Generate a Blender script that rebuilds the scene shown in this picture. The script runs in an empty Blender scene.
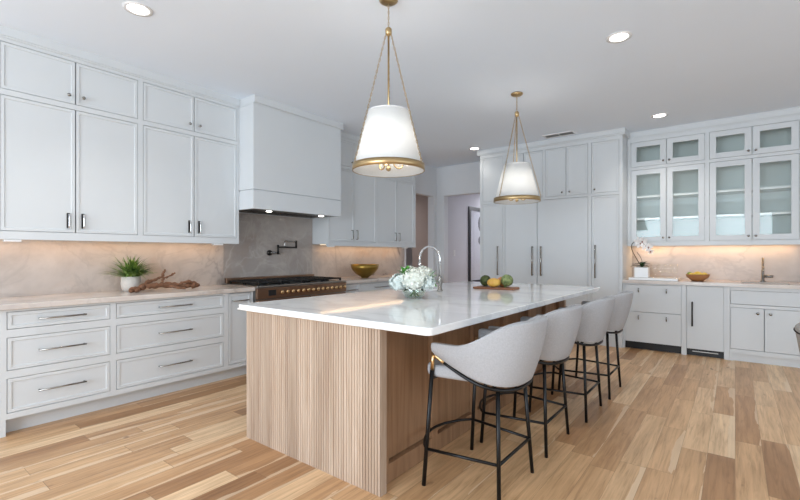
import bpy, bmesh, math, random
from mathutils import Vector, Matrix
random.seed(11)
R = math.radians
SC = bpy.context.scene
COL = SC.collection

# ------------------------------------------------------------------ camera
cam_d = bpy.data.cameras.new('camera')
cam = bpy.data.objects.new('camera', cam_d)
COL.objects.link(cam)
cam.location = (0, 0, 1.26)
cam.rotation_euler = (R(90), 0, math.atan2(335, 433.5))
cam_d.sensor_width = 36
cam_d.lens = 433.5 / 800 * 36
cam_d.shift_y = 4 / 800
cam_d.clip_start = 0.05
SC.camera = cam
# ------------------------------------------------------------------ world, daylight, exposure
wd = bpy.data.worlds.new('sky')
SC.world = wd
wd.use_nodes = True
wd.node_tree.nodes['Background'].inputs[0].default_value = (0.80, 0.90, 1.0, 1)
wd.node_tree.nodes['Background'].inputs[1].default_value = 1.0
SC.view_settings.view_transform = 'Standard'
SC.view_settings.look = 'None'
SC.view_settings.exposure = 0.21
SC.view_settings.gamma = 1
SC.view_settings.use_curve_mapping = False


def area(name, loc, rot, sx, sy, power, color):
    l = bpy.data.lights.new(name, 'AREA')
    l.shape = 'RECTANGLE'
    l.size, l.size_y, l.energy, l.color = sx, sy, power, color
    o = bpy.data.objects.new(name, l)
    o.location, o.rotation_euler = loc, rot
    COL.objects.link(o)
    return o


DAY = (0.79, 0.895, 1.0)
area('daylight_rear_window', (-1.2, -4.0, 1.45), (R(97), 0, 0), 4.2, 2.2, 258, DAY)
area('daylight_side_window', (3.10, 1.8, 1.45), (R(84), 0, R(90)), 5.6, 2.2, 40, DAY)          # shines -X
area('hall_fill', (-3.9, 9.6, 2.6), (0, 0, 0), 0.8, 1.0, 34, (0.92, 0.93, 1.0))  # added fill lamp below the ceiling to brighten the hall
area('side_room_fill', (-6.2, 6.4, 2.6), (0, 0, 0), 1.0, 1.0, 16, (0.9, 0.92, 1.0))  # unseen fill lamp put in to light the side room weakly

CEIL = 2.945
XW, YW = -4.62, 7.15        # faces of the left and the back wall


# ------------------------------------------------------------------ materials
class NT:
    def __init__(s, name):
        s.m = bpy.data.materials.new(name)
        s.m.use_nodes = True
        s.t = s.m.node_tree
        s.b = s.t.nodes['Principled BSDF']
        s.out = s.t.nodes['Material Output']

    def n(s, typ, **kw):
        nd = s.t.nodes.new('ShaderNode' + typ)
        for k, v in kw.items():
            if k.startswith('i_'):
                key = k[2:]
                nd.inputs[int(key) if key.isdigit() else key.replace('_', ' ')].default_value = v
            else:
                setattr(nd, k, v)
        return nd

    def l(s, a, b):
        s.t.links.new(a, b)

    def math(s, op, a, b=None, c=None):
        nd = s.n('Math', operation=op)
        for i, v in enumerate((a, b, c)):
            if v is None:
                continue
            if isinstance(v, (int, float)):
                nd.inputs[i].default_value = v
            else:
                s.l(v, nd.inputs[i])
        return nd.outputs[0]

    def ramp(s, fac, stops):
        nd = s.n('ValToRGB')
        e = nd.color_ramp.elements
        while len(e) < len(stops):
            e.new(0.5)
        for el, (p, c) in zip(e, stops):
            el.position = p
            el.color = (*c, 1) if len(c) == 3 else c
        s.l(fac, nd.inputs[0])
        return nd.outputs[0]

    def mix(s, fac, a, b, mode='MIX'):
        nd = s.n('Mix', data_type='RGBA', blend_type=mode)
        for i, v in ((0, fac), (6, a), (7, b)):
            if isinstance(v, (int, float)):
                nd.inputs[i].default_value = v
            elif isinstance(v, tuple):
                nd.inputs[i].default_value = (*v, 1)
            else:
                s.l(v, nd.inputs[i])
        return nd.outputs[2]

    def noise(s, vec, scale, detail=3, rough=0.5, dist=0.0):
        nd = s.n('TexNoise')
        nd.inputs['Scale'].default_value = scale
        nd.inputs['Detail'].default_value = detail
        nd.inputs['Roughness'].default_value = rough
        nd.inputs['Distortion'].default_value = dist
        s.l(vec, nd.inputs['Vector'])
        return nd.outputs[0]

    def coords(s, rot=(0, 0, 0), scale=(1, 1, 1)):
        g = s.n('NewGeometry')
        mp = s.n('Mapping')
        mp.inputs['Rotation'].default_value = rot
        mp.inputs['Scale'].default_value = scale
        s.l(g.outputs['Position'], mp.inputs[0])
        return mp.outputs[0]

    def bump(s, h, strength, dist=0.002):
        nd = s.n('Bump')
        nd.inputs['Strength'].default_value = strength
        nd.inputs['Distance'].default_value = dist
        s.l(h, nd.inputs['Height'])
        s.l(nd.outputs[0], s.b.inputs['Normal'])


def S(r, g, b):
    """sRGB 0-255 to linear"""
    f = lambda v: v / 12.92 if v <= 0.04045 else ((v + 0.055) / 1.055) ** 2.4
    return tuple(f(v / 255) for v in (r, g, b))


def plain(name, col, rough=0.5, metal=0.0, var=0.04, scale=6.0, bump=0.0, bscale=200, coat=0.0, spec=0.5):
    t = NT(name)
    v = t.coords()
    n = t.noise(v, scale)
    a = tuple(c * (1 - var) for c in col)
    b = tuple(min(1, c * (1 + var)) for c in col)
    t.l(t.ramp(n, [(0.3, a), (0.7, b)]), t.b.inputs['Base Color'])
    t.b.inputs['Roughness'].default_value = rough
    t.b.inputs['Metallic'].default_value = metal
    t.b.inputs['Coat Weight'].default_value = coat
    t.b.inputs['Specular IOR Level'].default_value = spec
    if bump:
        t.bump(t.noise(v, bscale, 2), bump)
    return t.m


def emit(name, col, strength):
    t = NT(name)
    t.b.inputs['Base Color'].default_value = (0.8, 0.8, 0.8, 1)
    t.b.inputs['Emission Color'].default_value = (*col, 1)
    t.b.inputs['Emission Strength'].default_value = strength
    return t.m


def floor_mat():
    t = NT('oak_planks')
    g = t.n('NewGeometry')
    sp = t.n('SeparateXYZ')
    t.l(g.outputs['Position'], sp.inputs[0])
    X, Y = sp.outputs[0], sp.outputs[1]
    u = t.math('DIVIDE', X, 0.138)
    row = t.math('FLOOR', u)
    fu = t.math('FRACT', u)
    wn = t.n('TexWhiteNoise', noise_dimensions='1D')
    t.l(row, wn.inputs['W'])
    L = t.math('MULTIPLY_ADD', wn.outputs[0], 0.8, 0.75)
    off = t.math('MULTIPLY', wn.outputs[0], 37.7)
    vy = t.math('ADD', t.math('DIVIDE', Y, L), off)
    pl = t.math('FLOOR', vy)
    fv = t.math('FRACT', vy)
    cv = t.n('CombineXYZ')
    t.l(row, cv.inputs[0]); t.l(pl, cv.inputs[1])
    w2 = t.n('TexWhiteNoise', noise_dimensions='2D')
    t.l(cv.outputs[0], w2.inputs['Vector'])
    idv = w2.outputs[0]
    sc = t.n('SeparateColor')
    t.l(w2.outputs[1], sc.inputs[0])
    id2 = sc.outputs[1]
    base = t.ramp(idv, [(0.0, S(152, 112, 76)), (0.10, S(180, 138, 98)), (0.40, S(204, 164, 122)), (0.72, S(213, 175, 133)), (1.0, S(230, 199, 160))])
    # grain, stretched along the plank, different on each plank
    gv = t.n('CombineXYZ')
    t.l(t.math('MULTIPLY', X, 52), gv.inputs[0])
    t.l(t.math('MULTIPLY_ADD', Y, 2.6, t.math('MULTIPLY', idv, 91)), gv.inputs[1])
    t.l(t.math('MULTIPLY', id2, 57), gv.inputs[2])
    n1 = t.noise(gv.outputs[0], 1.0, 5, 0.65, 0.6)
    gv2 = t.n('CombineXYZ')
    t.l(t.math('MULTIPLY', X, 9), gv2.inputs[0])
    t.l(t.math('MULTIPLY_ADD', Y, 0.9, t.math('MULTIPLY', idv, 43)), gv2.inputs[1])
    t.l(t.math('MULTIPLY', id2, 23), gv2.inputs[2])
    n2 = t.noise(gv2.outputs[0], 1.0, 3, 0.5, 1.2)
    col = t.mix(1.0, base, t.ramp(n1, [(0.28, (0.68, 0.62, 0.56)), (0.50, (0.98, 0.97, 0.96)), (0.72, (1.14, 1.15, 1.16))]), 'MULTIPLY')
    col = t.mix(1.0, col, t.ramp(n2, [(0.25, (0.80, 0.75, 0.70)), (0.6, (1.06, 1.06, 1.06))]), 'MULTIPLY')
    # cream sapwood streaks on some planks
    edge = t.math('ADD', fu, t.math('MULTIPLY', t.math('SUBTRACT', n2, 0.5), 1.1))
    sap = t.math('GREATER_THAN', edge, t.math('MULTIPLY_ADD', id2, 0.6, 0.72))
    sap = t.math('MULTIPLY', sap, t.math('LESS_THAN', id2, 0.6))
    col = t.mix(t.math('MULTIPLY', sap, 0.55), col, S(232, 207, 175))
    # knots and dark mineral marks
    kv = t.n('CombineXYZ')
    t.l(t.math('MULTIPLY', X, 11), kv.inputs[0]); t.l(t.math('MULTIPLY', Y, 5.2), kv.inputs[1])
    kn = t.noise(kv.outputs[0], 1.0, 2, 0.5, 0.3)
    col = t.mix(t.ramp(kn, [(0.71, (0, 0, 0)), (0.80, (0.85, 0.85, 0.85))]), col, S(112, 76, 50))
    gap = t.math('MAXIMUM', t.math('LESS_THAN', fu, 0.014), t.math('LESS_THAN', t.math('MULTIPLY', fv, L), 0.003))
    col = t.mix(t.math('MULTIPLY', gap, 0.5), col, S(105, 74, 50))
    t.l(col, t.b.inputs['Base Color'])
    t.b.inputs['Roughness'].default_value = 0.36
    t.b.inputs['Specular IOR Level'].default_value = 0.45
    t.bump(n1, 0.12, 0.001)
    return t.m


def stone_mat(name, c0, c1, vein, rust, rough, rot=(0.5, 0.3, 0.7), vs=1.0, vstr=0.8):
    t = NT(name)
    v = t.coords(rot, (1, 1, 1))
    cl = t.noise(v, 1.7 * vs, 5, 0.6, 0.8)
    col = t.ramp(cl, [(0.25, c1), (0.65, c0)])
    v2 = t.coords((rot[0] + 0.2, rot[1] + 0.5, rot[2]), (0.6, 1.6, 1.6))
    w1 = t.noise(v2, 1.05 * vs, 4, 0.55, 0.7)
    k1 = t.ramp(t.math('ABSOLUTE', t.math('SUBTRACT', w1, 0.5)), [(0.0, (vstr,) * 3), (0.018, (vstr * 0.25,) * 3), (0.05, (0, 0, 0))])
    v3 = t.coords((rot[0] - 0.6, rot[1], rot[2] + 1.1), (0.7, 1.4, 1.4))
    w2 = t.noise(v3, 1.9 * vs, 5, 0.6, 0.6)
    k2 = t.ramp(t.math('ABSOLUTE', t.math('SUBTRACT', w2, 0.52)), [(0.0, (vstr * 0.5,) * 3), (0.03, (0, 0, 0))])
    w3 = t.noise(v2, 2.6 * vs, 3, 0.5, 0.5)
    col = t.mix(t.ramp(w3, [(0.55, (0, 0, 0)), (0.75, (0.5, 0.5, 0.5))]), col, rust)
    msk = t.noise(v, 0.9 * vs, 2)
    k1 = t.mix(1.0, k1, t.ramp(msk, [(0.42, (0.1, 0.1, 0.1)), (0.6, (1, 1, 1))]), 'MULTIPLY')
    col = t.mix(k1, col, vein)
    col = t.mix(k2, col, tuple((a + b) / 2 for a, b in zip(vein, c0)))
    t.l(col, t.b.inputs['Base Color'])
    t.b.inputs['Roughness'].default_value = rough
    return t.m


def wood_mat(name, dark, light, axis=2, board=None, rough=0.5, stretch=22):
    """grain along axis (0 x, 1 y, 2 z); board: (axis, width) gives each board its own tone"""
    t = NT(name)
    sc = [stretch] * 3
    sc[axis] = 1.3
    v = t.coords((0, 0, 0), tuple(sc))
    if board:
        g = t.n('NewGeometry'); sp = t.n('SeparateXYZ')
        t.l(g.outputs['Position'], sp.inputs[0])
        row = t.math('FLOOR', t.math('DIVIDE', sp.outputs[board[0]], board[1]))
        wn = t.n('TexWhiteNoise', noise_dimensions='1D')
        t.l(row, wn.inputs['W'])
        ad = t.n('VectorMath', operation='ADD')
        t.l(v, ad.inputs[0]); t.l(wn.outputs[1], ad.inputs[1])
        sm = t.n('VectorMath', operation='MULTIPLY')
        sm.inputs[1].default_value = (40, 40, 40)
        t.l(wn.outputs[1], sm.inputs[0]); t.l(sm.outputs[0], ad.inputs[1])
        v = ad.outputs[0]
    n = t.noise(v, 1.0, 5, 0.62, 0.7)
    col = t.ramp(n, [(0.25, dark), (0.72, light)])
    if board:
        col = t.mix(1.0, col, t.ramp(wn.outputs[0], [(0, (0.84, 0.81, 0.78)), (1, (1.10, 1.10, 1.09))]), 'MULTIPLY')
    t.l(col, t.b.inputs['Base Color'])
    t.b.inputs['Roughness'].default_value = rough
    t.bump(n, 0.15, 0.001)
    return t.m


def glass_mat(name, tint=(1, 1, 1), rough=0.0, ior=1.5, boost=1.0):
    t = NT(name)
    t.t.nodes.remove(t.b)
    tr = t.n('BsdfTransparent'); tr.inputs[0].default_value = (*tint, 1)
    gl = t.n('BsdfGlossy'); gl.inputs['Roughness'].default_value = rough
    gl.inputs[0].default_value = (0.95, 1.0, 0.98, 1)
    g = t.n('NewGeometry')
    dt = t.n('VectorMath', operation='DOT_PRODUCT')
    t.l(g.outputs['Normal'], dt.inputs[0]); t.l(g.outputs['Incoming'], dt.inputs[1])
    cs = t.math('SUBTRACT', 1.0, t.math('MINIMUM', t.math('ABSOLUTE', dt.outputs['Value']), 1.0))
    f0 = ((ior - 1) / (ior + 1)) ** 2
    fac = t.math('MINIMUM', t.math('MULTIPLY', t.math('MULTIPLY_ADD', t.math('POWER', cs, 5.0), 1 - f0, f0), boost), 1.0)
    mx = t.n('MixShader')
    t.l(fac, mx.inputs[0]); t.l(tr.outputs[0], mx.inputs[1]); t.l(gl.outputs[0], mx.inputs[2])
    t.l(mx.outputs[0], t.out.inputs[0])
    return t.m


def shade_mat(name):
    t = NT(name)
    t.t.nodes.remove(t.b)
    v = t.coords((0, 0, 0), (1, 1, 1))
    n = t.noise(v, 300, 2)
    c = t.ramp(n, [(0.3, (0.86, 0.86, 0.84)), (0.7, (0.93, 0.93, 0.92))])
    d = t.n('BsdfDiffuse'); tl = t.n('BsdfTranslucent')
    t.l(c, d.inputs[0]); t.l(c, tl.inputs[0])
    mx = t.n('MixShader', i_0=0.3)
    t.l(d.outputs[0], mx.inputs[1]); t.l(tl.outputs[0], mx.inputs[2])
    t.l(mx.outputs[0], t.out.inputs[0])
    return t.m


def leafy(name, c1, c2, scale=30, rough=0.5):
    t = NT(name)
    n = t.noise(t.coords(), scale, 2)
    t.l(t.ramp(n, [(0.3, c1), (0.7, c2)]), t.b.inputs['Base Color'])
    t.b.inputs['Roughness'].default_value = rough
    return t.m


M = dict(
    cab=plain('cabinet_paint', S(213, 217, 219), 0.42, var=0.012, scale=2),
    wall=plain('wall_paint', S(224, 226, 228), 0.8, var=0.012, scale=1.5, bump=0.05),
    ceil=plain('ceiling_paint', S(234, 243, 253), 0.9, var=0.01, scale=1),
    inside=plain('cabinet_interior', S(228, 233, 231), 0.6, var=0.02, scale=2),
    beige=plain('beige_wall_paint', S(186, 168, 158), 0.85, var=0.02, scale=2),
    lilac=plain('hall_wall_paint', S(208, 208, 213), 0.85, var=0.02, scale=2),
    floor=floor_mat(),
    stone=stone_mat('quartzite', S(222, 213, 205), S(196, 187, 181), S(138, 130, 126), S(214, 196, 178), 0.16, vstr=0.6),
    stone_b=stone_mat('quartzite_splash', S(200, 190, 182), S(168, 157, 149), S(112, 101, 97), S(188, 162, 140), 0.28, (0.9, 0.2, 0.4), 0.75, 0.8),
    stone_shaded=stone_mat('shaded_quartzite', S(178, 169, 162), S(146, 137, 131), S(208, 199, 192), S(158, 138, 124), 0.15, (0.9, 0.2, 0.4), 0.85, 0.6),  # same stone as the splash, darkened in colour for the shade under the hood
    top=stone_mat('white_marble', S(246, 247, 246), S(228, 229, 230), S(190, 191, 193), S(230, 228, 224), 0.06, (0.2, 0.1, 0.9), 0.9, 0.45),
    oak=wood_mat('washed_oak', S(168, 143, 122), S(203, 184, 166), 2, (0, 0.132), 0.55),
    oak_shaded=wood_mat('shaded_oak', S(130, 97, 70), S(170, 134, 103), 2, (1, 0.26), 0.5),  # seating-side oak, colour darkened for the shade on that face
    nickel=plain('polished_nickel', S(158, 155, 150), 0.22, 1.0, 0.03),
    darkmetal=plain('dark_metal', S(70, 68, 66), 0.35, 1.0, 0.05),
    chrome=plain('chrome', S(215, 215, 215), 0.1, 1.0, 0.02),
    brass=plain('aged_brass', S(190, 164, 122), 0.34, 1.0, 0.06, 20),
    gold=plain('satin_gold', S(222, 188, 138), 0.3, 1.0, 0.04, 20),
    bronze=plain('range_bronze', S(150, 122, 102), 0.3, 0.85, 0.06, 8),
    steel=plain('brushed_steel', S(165, 162, 158), 0.32, 1.0, 0.04),
    iron=plain('cast_iron', S(22, 22, 23), 0.55, 0.2, 0.1, 60),
    black=plain('black_metal', S(16, 16, 17), 0.38, 0.3, 0.1, 40),
    blackpl=plain('black_plastic', S(20, 20, 22), 0.45, 0.0, 0.1, 40),
    fabric=plain('grey_boucle', S(174, 174, 176), 0.95, 0, 0.07, 130, 0.6, 420, spec=0.2),
    linen=plain('taupe_linen', S(172, 166, 160), 0.95, 0, 0.07, 150, 0.5, 400, spec=0.2),
    shade=shade_mat('lamp_fabric'),
    bulb=emit('bulb_glow', (1.0, 0.88, 0.72), 5),
    led=emit('led_glow', (1.0, 0.72, 0.45), 1.0),
    can=emit('downlight_glow', (1.0, 0.93, 0.84), 9),
    glass=glass_mat('clear_glass'),
    pane=glass_mat('cabinet_glass', (0.97, 0.99, 0.985), 0.02, 1.5, 0.6),
    mirror_glass=glass_mat('picture_glass'),
    water=glass_mat('vase_water', (0.86, 0.93, 0.88)),
    white=plain('white_ceramic', S(236, 236, 236), 0.25, var=0.01),
    plaster=plain('rough_pot', S(205, 198, 190), 0.8, 0, 0.06, 40, 0.5, 120),
    drift=plain('driftwood', S(120, 82, 58), 0.8, 0, 0.35, 30, 0.8, 60),
    grass=leafy('fern_green', S(44, 86, 34), S(142, 172, 78), 22),
    leaf=leafy('leaf_green', S(52, 110, 44), S(108, 170, 78), 40),
    dkleaf=leafy('orchid_leaf', S(24, 42, 24), S(48, 72, 40), 30, 0.35),
    stem=leafy('stem_green', S(70, 100, 48), S(104, 134, 70), 40),
    petal=leafy('hydrangea_white', S(214, 218, 204), S(234, 236, 228), 50, 0.6),
    petal_b=leafy('hydrangea_blue', S(198, 210, 206), S(222, 229, 224), 40, 0.6),
    orchid=leafy('orchid_white', S(240, 236, 234), S(255, 253, 250), 40, 0.5),
    lip=leafy('orchid_lip', S(120, 60, 60), S(170, 110, 80), 60, 0.5),
    twig=leafy('orchid_stem', S(40, 34, 26), S(70, 60, 40), 50, 0.6),
    board=wood_mat('walnut_board', S(110, 66, 40), S(158, 104, 70), 0, None, 0.5),
    bowlw=wood_mat('wood_bowl', S(120, 74, 38), S(178, 120, 70), 0, None, 0.4, 12),
    artich=leafy('artichoke_green', S(100, 116, 68), S(156, 168, 112), 40, 0.6),
    artich_d=leafy('artichoke_dark', S(56, 72, 40), S(104, 116, 66), 40, 0.6),
    mango=leafy('yellow_skin', S(200, 146, 56), S(222, 182, 92), 18, 0.4),
    pear=leafy('russet_skin', S(166, 104, 58), S(196, 140, 84), 20, 0.5),
    lemon=leafy('lemon_skin', S(226, 186, 66), S(240, 212, 104), 30, 0.45),
    lime=leafy('lime_skin', S(98, 128, 42), S(140, 164, 66), 30, 0.45),
    olive=plain('bowl_brass', S(150, 122, 58), 0.32, 0.9, 0.15, 14),
    artpaper=plain('art_paper', S(222, 224, 232), 0.8, var=0.02),
    ink=plain('ink', S(92, 92, 98), 0.7, var=0.2, scale=12),
)


# ------------------------------------------------------------------ mesh builder
class MB:
    def __init__(s):
        s.bm = bmesh.new()

    def box(s, a, b):
        lo = [min(p, q) for p, q in zip(a, b)]; hi = [max(p, q) for p, q in zip(a, b)]
        vs = [s.bm.verts.new((x, y, z)) for x in (lo[0], hi[0]) for y in (lo[1], hi[1]) for z in (lo[2], hi[2])]
        for f in ((0, 1, 3, 2), (4, 6, 7, 5), (0, 4, 5, 1), (2, 3, 7, 6), (0, 2, 6, 4), (1, 5, 7, 3)):
            s.bm.faces.new([vs[i] for i in f])
        return s

    def fbox(s, fr, h0, h1, d0, d1, z0, z1):
        return s.box(fr(h0, d0, z0), fr(h1, d1, z1))

    def ring(s, pts):
        return [s.bm.verts.new(p) for p in pts]

    def bridge(s, r0, r1):
        n = len(r0)
        for i in range(n):
            s.bm.faces.new((r0[i], r0[(i + 1) % n], r1[(i + 1) % n], r1[i]))

    def tube(s, pts, r, seg=8, closed=False, cap=True):
        pts = [Vector(p) for p in pts]
        n = len(pts)
        rs = r if isinstance(r, (list, tuple)) else [r] * n
        up = None
        rings = []
        for i, p in enumerate(pts):
            if closed:
                d = pts[(i + 1) % n] - pts[i - 1]
            else:
                d = pts[min(i + 1, n - 1)] - pts[max(i - 1, 0)]
            d.normalize()
            if up is None:
                up = Vector((0, 0, 1)) if abs(d.z) < 0.9 else Vector((1, 0, 0))
            up = (up - d * up.dot(d))
            if up.length < 1e-6:
                up = d.orthogonal()
            up.normalize()
            sd = d.cross(up)
            rings.append(s.ring([p + (up * math.cos(a) + sd * math.sin(a)) * rs[i] for a in (2 * math.pi * k / seg for k in range(seg))]))
        for i in range(n - 1):
            s.bridge(rings[i], rings[i + 1])
        if closed:
            s.bridge(rings[-1], rings[0])
        elif cap:
            s.bm.faces.new(rings[0][::-1]); s.bm.faces.new(rings[-1])
        return s

    def lathe(s, prof, c=(0, 0, 0), seg=24, closed=False):
        c = Vector(c)
        rings = []
        for r, z in prof:
            if r < 1e-6:
                rings.append([s.bm.verts.new(c + Vector((0, 0, z)))])
            else:
                rings.append(s.ring([c + Vector((r * math.cos(a), r * math.sin(a), z)) for a in (2 * math.pi * k / seg for k in range(seg))]))
        pairs = list(zip(rings, rings[1:])) + ([(rings[-1], rings[0])] if closed else [])
        for a, b in pairs:
            if len(a) == 1 and len(b) == 1:
                continue
            if len(a) == 1:
                for i in range(seg):
                    s.bm.faces.new((a[0], b[(i + 1) % seg], b[i]))
            elif len(b) == 1:
                for i in range(seg):
                    s.bm.faces.new((a[i], a[(i + 1) % seg], b[0]))
            else:
                s.bridge(a, b)
        for rg, rev in ((rings[0], True), (rings[-1], False)):
            if not closed and len(rg) > 2:
                s.bm.faces.new(rg[::-1] if rev else rg)
        return s

    def prism(s, poly, z0, z1):
        a = s.ring([(x, y, z0) for x, y in poly]); b = s.ring([(x, y, z1) for x, y in poly])
        s.bridge(a, b)
        s.bm.faces.new(a[::-1]); s.bm.faces.new(b)
        return s

    def ellipsoid(s, c, rx, ry, rz, seg=16, rings=10, mat=None):
        vs0 = len(s.bm.verts)
        s.lathe([(math.sin(math.pi * i / rings), -math.cos(math.pi * i / rings)) for i in range(rings + 1)], (0, 0, 0), seg)
        s.bm.verts.ensure_lookup_table()
        for v in s.bm.verts[vs0:]:
            p = Vector((v.co.x * rx, v.co.y * ry, v.co.z * rz))
            if mat is not None:
                p = mat @ p
            v.co = p + Vector(c)
        return s

    def plate(s, fr, h0, h1, z0, z1, d0, d1, holes=()):
        """rectangle with rectangular holes, as one connected solid"""
        hs = sorted({h0, h1} | {v for o in holes for v in o[:2]}); zs = sorted({z0, z1} | {v for o in holes for v in o[2:4]})
        hs = [v for v in hs if h0 - 1e-9 <= v <= h1 + 1e-9]; zs = [v for v in zs if z0 - 1e-9 <= v <= z1 + 1e-9]
        inside = lambda h, z: any(o[0] < h < o[1] and o[2] < z < o[3] for o in holes)
        cache = [{}, {}]
        def vt(k, i, j):
            if (i, j) not in cache[k]:
                cache[k][(i, j)] = s.bm.verts.new(fr(hs[i], (d0, d1)[k], zs[j]))
            return cache[k][(i, j)]
        solid = {}
        for i in range(len(hs) - 1):
            for j in range(len(zs) - 1):
                solid[(i, j)] = not inside((hs[i] + hs[i + 1]) / 2, (zs[j] + zs[j + 1]) / 2)
        for (i, j), ok in solid.items():
            if not ok:
                continue
            for k in (0, 1):
                s.bm.faces.new([vt(k, i, j), vt(k, i + 1, j), vt(k, i + 1, j + 1), vt(k, i, j + 1)])
            for (di, dj, p, q) in ((-1, 0, (i, j), (i, j + 1)), (1, 0, (i + 1, j), (i + 1, j + 1)), (0, -1, (i, j), (i + 1, j)), (0, 1, (i, j + 1), (i + 1, j + 1))):
                if not solid.get((i + di, j + dj), False):
                    s.bm.faces.new([vt(0, *p), vt(0, *q), vt(1, *q), vt(1, *p)])
        return s

    def shaker(s, fr, h0, h1, z0, z1, d, t=0.018, fw=0.022, rec=0.006, bv=0.003):
        def rect(i, dd):
            return s.ring([fr(h0 + i, dd, z0 + i), fr(h1 - i, dd, z0 + i), fr(h1 - i, dd, z1 - i), fr(h0 + i, dd, z1 - i)])
        rs = [rect(0, d - t), rect(0, d), rect(fw, d), rect(fw + bv, d - rec), ]
        for a, b in zip(rs, rs[1:]):
            s.bridge(a, b)
        s.bm.faces.new(rs[-1]); s.bm.faces.new(rs[0][::-1])
        return s

    def build(s, name, mat, parent=None, smooth=False, bevel=0, bseg=2, subsurf=0, solid=0, kind=None):
        bm = s.bm
        bmesh.ops.recalc_face_normals(bm, faces=bm.faces[:])
        if parent is not None:
            rt = parent
            while rt.parent is not None:
                rt = rt.parent
            bmesh.ops.translate(bm, verts=bm.verts[:], vec=-Vector(rt.location))
        me = bpy.data.meshes.new(name)
        bm.to_mesh(me)
        bm.free()
        if smooth:
            for p in me.polygons:
                p.use_smooth = True
        o = bpy.data.objects.new(name, me)
        COL.objects.link(o)
        me.materials.append(M[mat])
        if parent is not None:
            o.parent = parent
        if solid:
            md = o.modifiers.new('solid', 'SOLIDIFY'); md.thickness = solid; md.offset = 0
        if bevel:
            md = o.modifiers.new('bevel', 'BEVEL'); md.width = bevel; md.segments = bseg; md.limit_method = 'ANGLE'; md.angle_limit = R(40)
            if not smooth:
                for p in me.polygons:
                    p.use_smooth = True
                md.harden_normals = True
        if subsurf:
            md = o.modifiers.new('sub', 'SUBSURF'); md.levels = subsurf; md.render_levels = subsurf
        if kind:
            o['kind'] = kind
        return o


def tag(o, label, cat, group=None):
    o['label'] = label; o['category'] = cat
    if group:
        o['group'] = group
    return o


def thing(name, label, cat, loc, group=None):
    o = bpy.data.objects.new(name, None)
    o.empty_display_size = 0.1
    COL.objects.link(o)
    o.location = loc
    return tag(o, label, cat, group)


def copy_tree(o, loc, label, rotz=None):
    c = o.copy(); COL.objects.link(c)
    c.location = loc
    c['label'] = label
    if rotz is not None:
        c.rotation_euler = (0, 0, rotz)
    def kids(src, dst):
        for ch in list(src.children):
            k = ch.copy(); COL.objects.link(k); k.parent = dst
            kids(ch, k)
    kids(o, c)
    return c


def frame_left(x):          # a cabinet front facing +X
    return lambda h, d, z: (x + d, h, z)


def frame_back(y):          # a cabinet front facing -Y
    return lambda h, d, z: (h, y - d, z)


def curve(pts, n=8):
    """Catmull-Rom through pts"""
    P = [Vector(p) for p in pts]
    P = [2 * P[0] - P[1]] + P + [2 * P[-1] - P[-2]]
    out = []
    for i in range(1, len(P) - 2):
        for k in range(n):
            t = k / n
            a, b, c, d = P[i - 1], P[i], P[i + 1], P[i + 2]
            out.append(0.5 * ((2 * b) + (c - a) * t + (2 * a - 5 * b + 4 * c - d) * t * t + (3 * b - a - 3 * c + d) * t ** 3))
    out.append(P[-2])
    return out


# ------------------------------------------------------------------ setting
XY = lambda h, d, z: (h, z, d)                 # plan plate: h = x, z = y, d = height
MB().box((-8.2, -4.3, -0.08), (3.3, 11.4, 0)).build('floor', 'floor', kind='structure')
MB().box((-8.2, -4.3, CEIL), (3.3, 11.4, CEIL + 0.1)).build('ceiling', 'ceil', kind='structure')
MB().plate(frame_left(XW), -4.3, YW + 0.14, 0, CEIL, 0, -0.13, [(6.155, 7.04, 0, 2.38)]).build('wall_left', 'wall', kind='structure')
MB().plate(frame_back(YW), XW, 3.3, 0, CEIL, 0, -0.14, [(-4.448, -3.42, 0, 2.385)]).build('wall_back', 'wall', kind='structure')
MB().plate(frame_left(3.16), -4.3, YW, 0, CEIL, 0, 0.14, [(-1.1, 4.7, 0.32, 2.58)]).build('wall_right', 'wall', kind='structure')
MB().plate(frame_back(-4.12), XW, 3.16, 0, CEIL, 0, 0.14, [(-3.45, 1.05, 0.32, 2.58)]).build('wall_rear', 'wall', kind='structure')
f = MB().plate(frame_back(-4.17), -3.45, 1.05, 0.32, 2.58, 0, 0.05, [(-3.39 + 1.115 * i, -3.39 + 1.115 * i + 1.06, 0.38, 2.52) for i in range(4)]).build('window_1', 'cab', kind='structure')
f = MB().plate(frame_left(3.2), -1.1, 4.7, 0.32, 2.58, 0, 0.05, [(-1.04 + 1.15 * i, -1.04 + 1.15 * i + 1.08, 0.38, 2.52) for i in range(5)]).build('window_2', 'cab', kind='structure')
# rooms seen through the two openings
MB().box((-4.63, YW + 0.14, 0), (-4.50, 11.2, CEIL)).build('wall_hall_left', 'lilac', kind='structure')
MB().box((-3.0, YW + 0.14, 0), (-2.87, 11.2, CEIL)).build('wall_hall_right', 'lilac', kind='structure')
MB().box((-4.63, 11.2, 0), (-2.87, 11.33, CEIL)).build('wall_hall_end', 'lilac', kind='structure')
MB().box((-5.50, 7.55, 0), (-4.64, 7.68, CEIL)).build('wall_passage', 'beige', kind='structure')
MB().box((-8.1, 10.0, 0), (-4.64, 10.13, CEIL)).build('wall_side_room_end', 'lilac', kind='structure')
MB().box((-8.2, 4.6, 0), (-8.07, 10.1, CEIL)).build('wall_side_room_left', 'lilac', kind='structure')
MB().box((-8.1, 4.5, 0), (-4.76, 4.62, CEIL)).build('wall_side_room_near', 'lilac', kind='structure')
MB().box((-4.5, 7.6, 0), (-4.485, 11.2, 0.13)).build('baseboard_hall', 'cab', bevel=0.003, kind='structure')
MB().box((0.64, YW - 0.016, 0), (3.16, YW, 0.13)).build('baseboard_back', 'cab', bevel=0.003, kind='structure')

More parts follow.
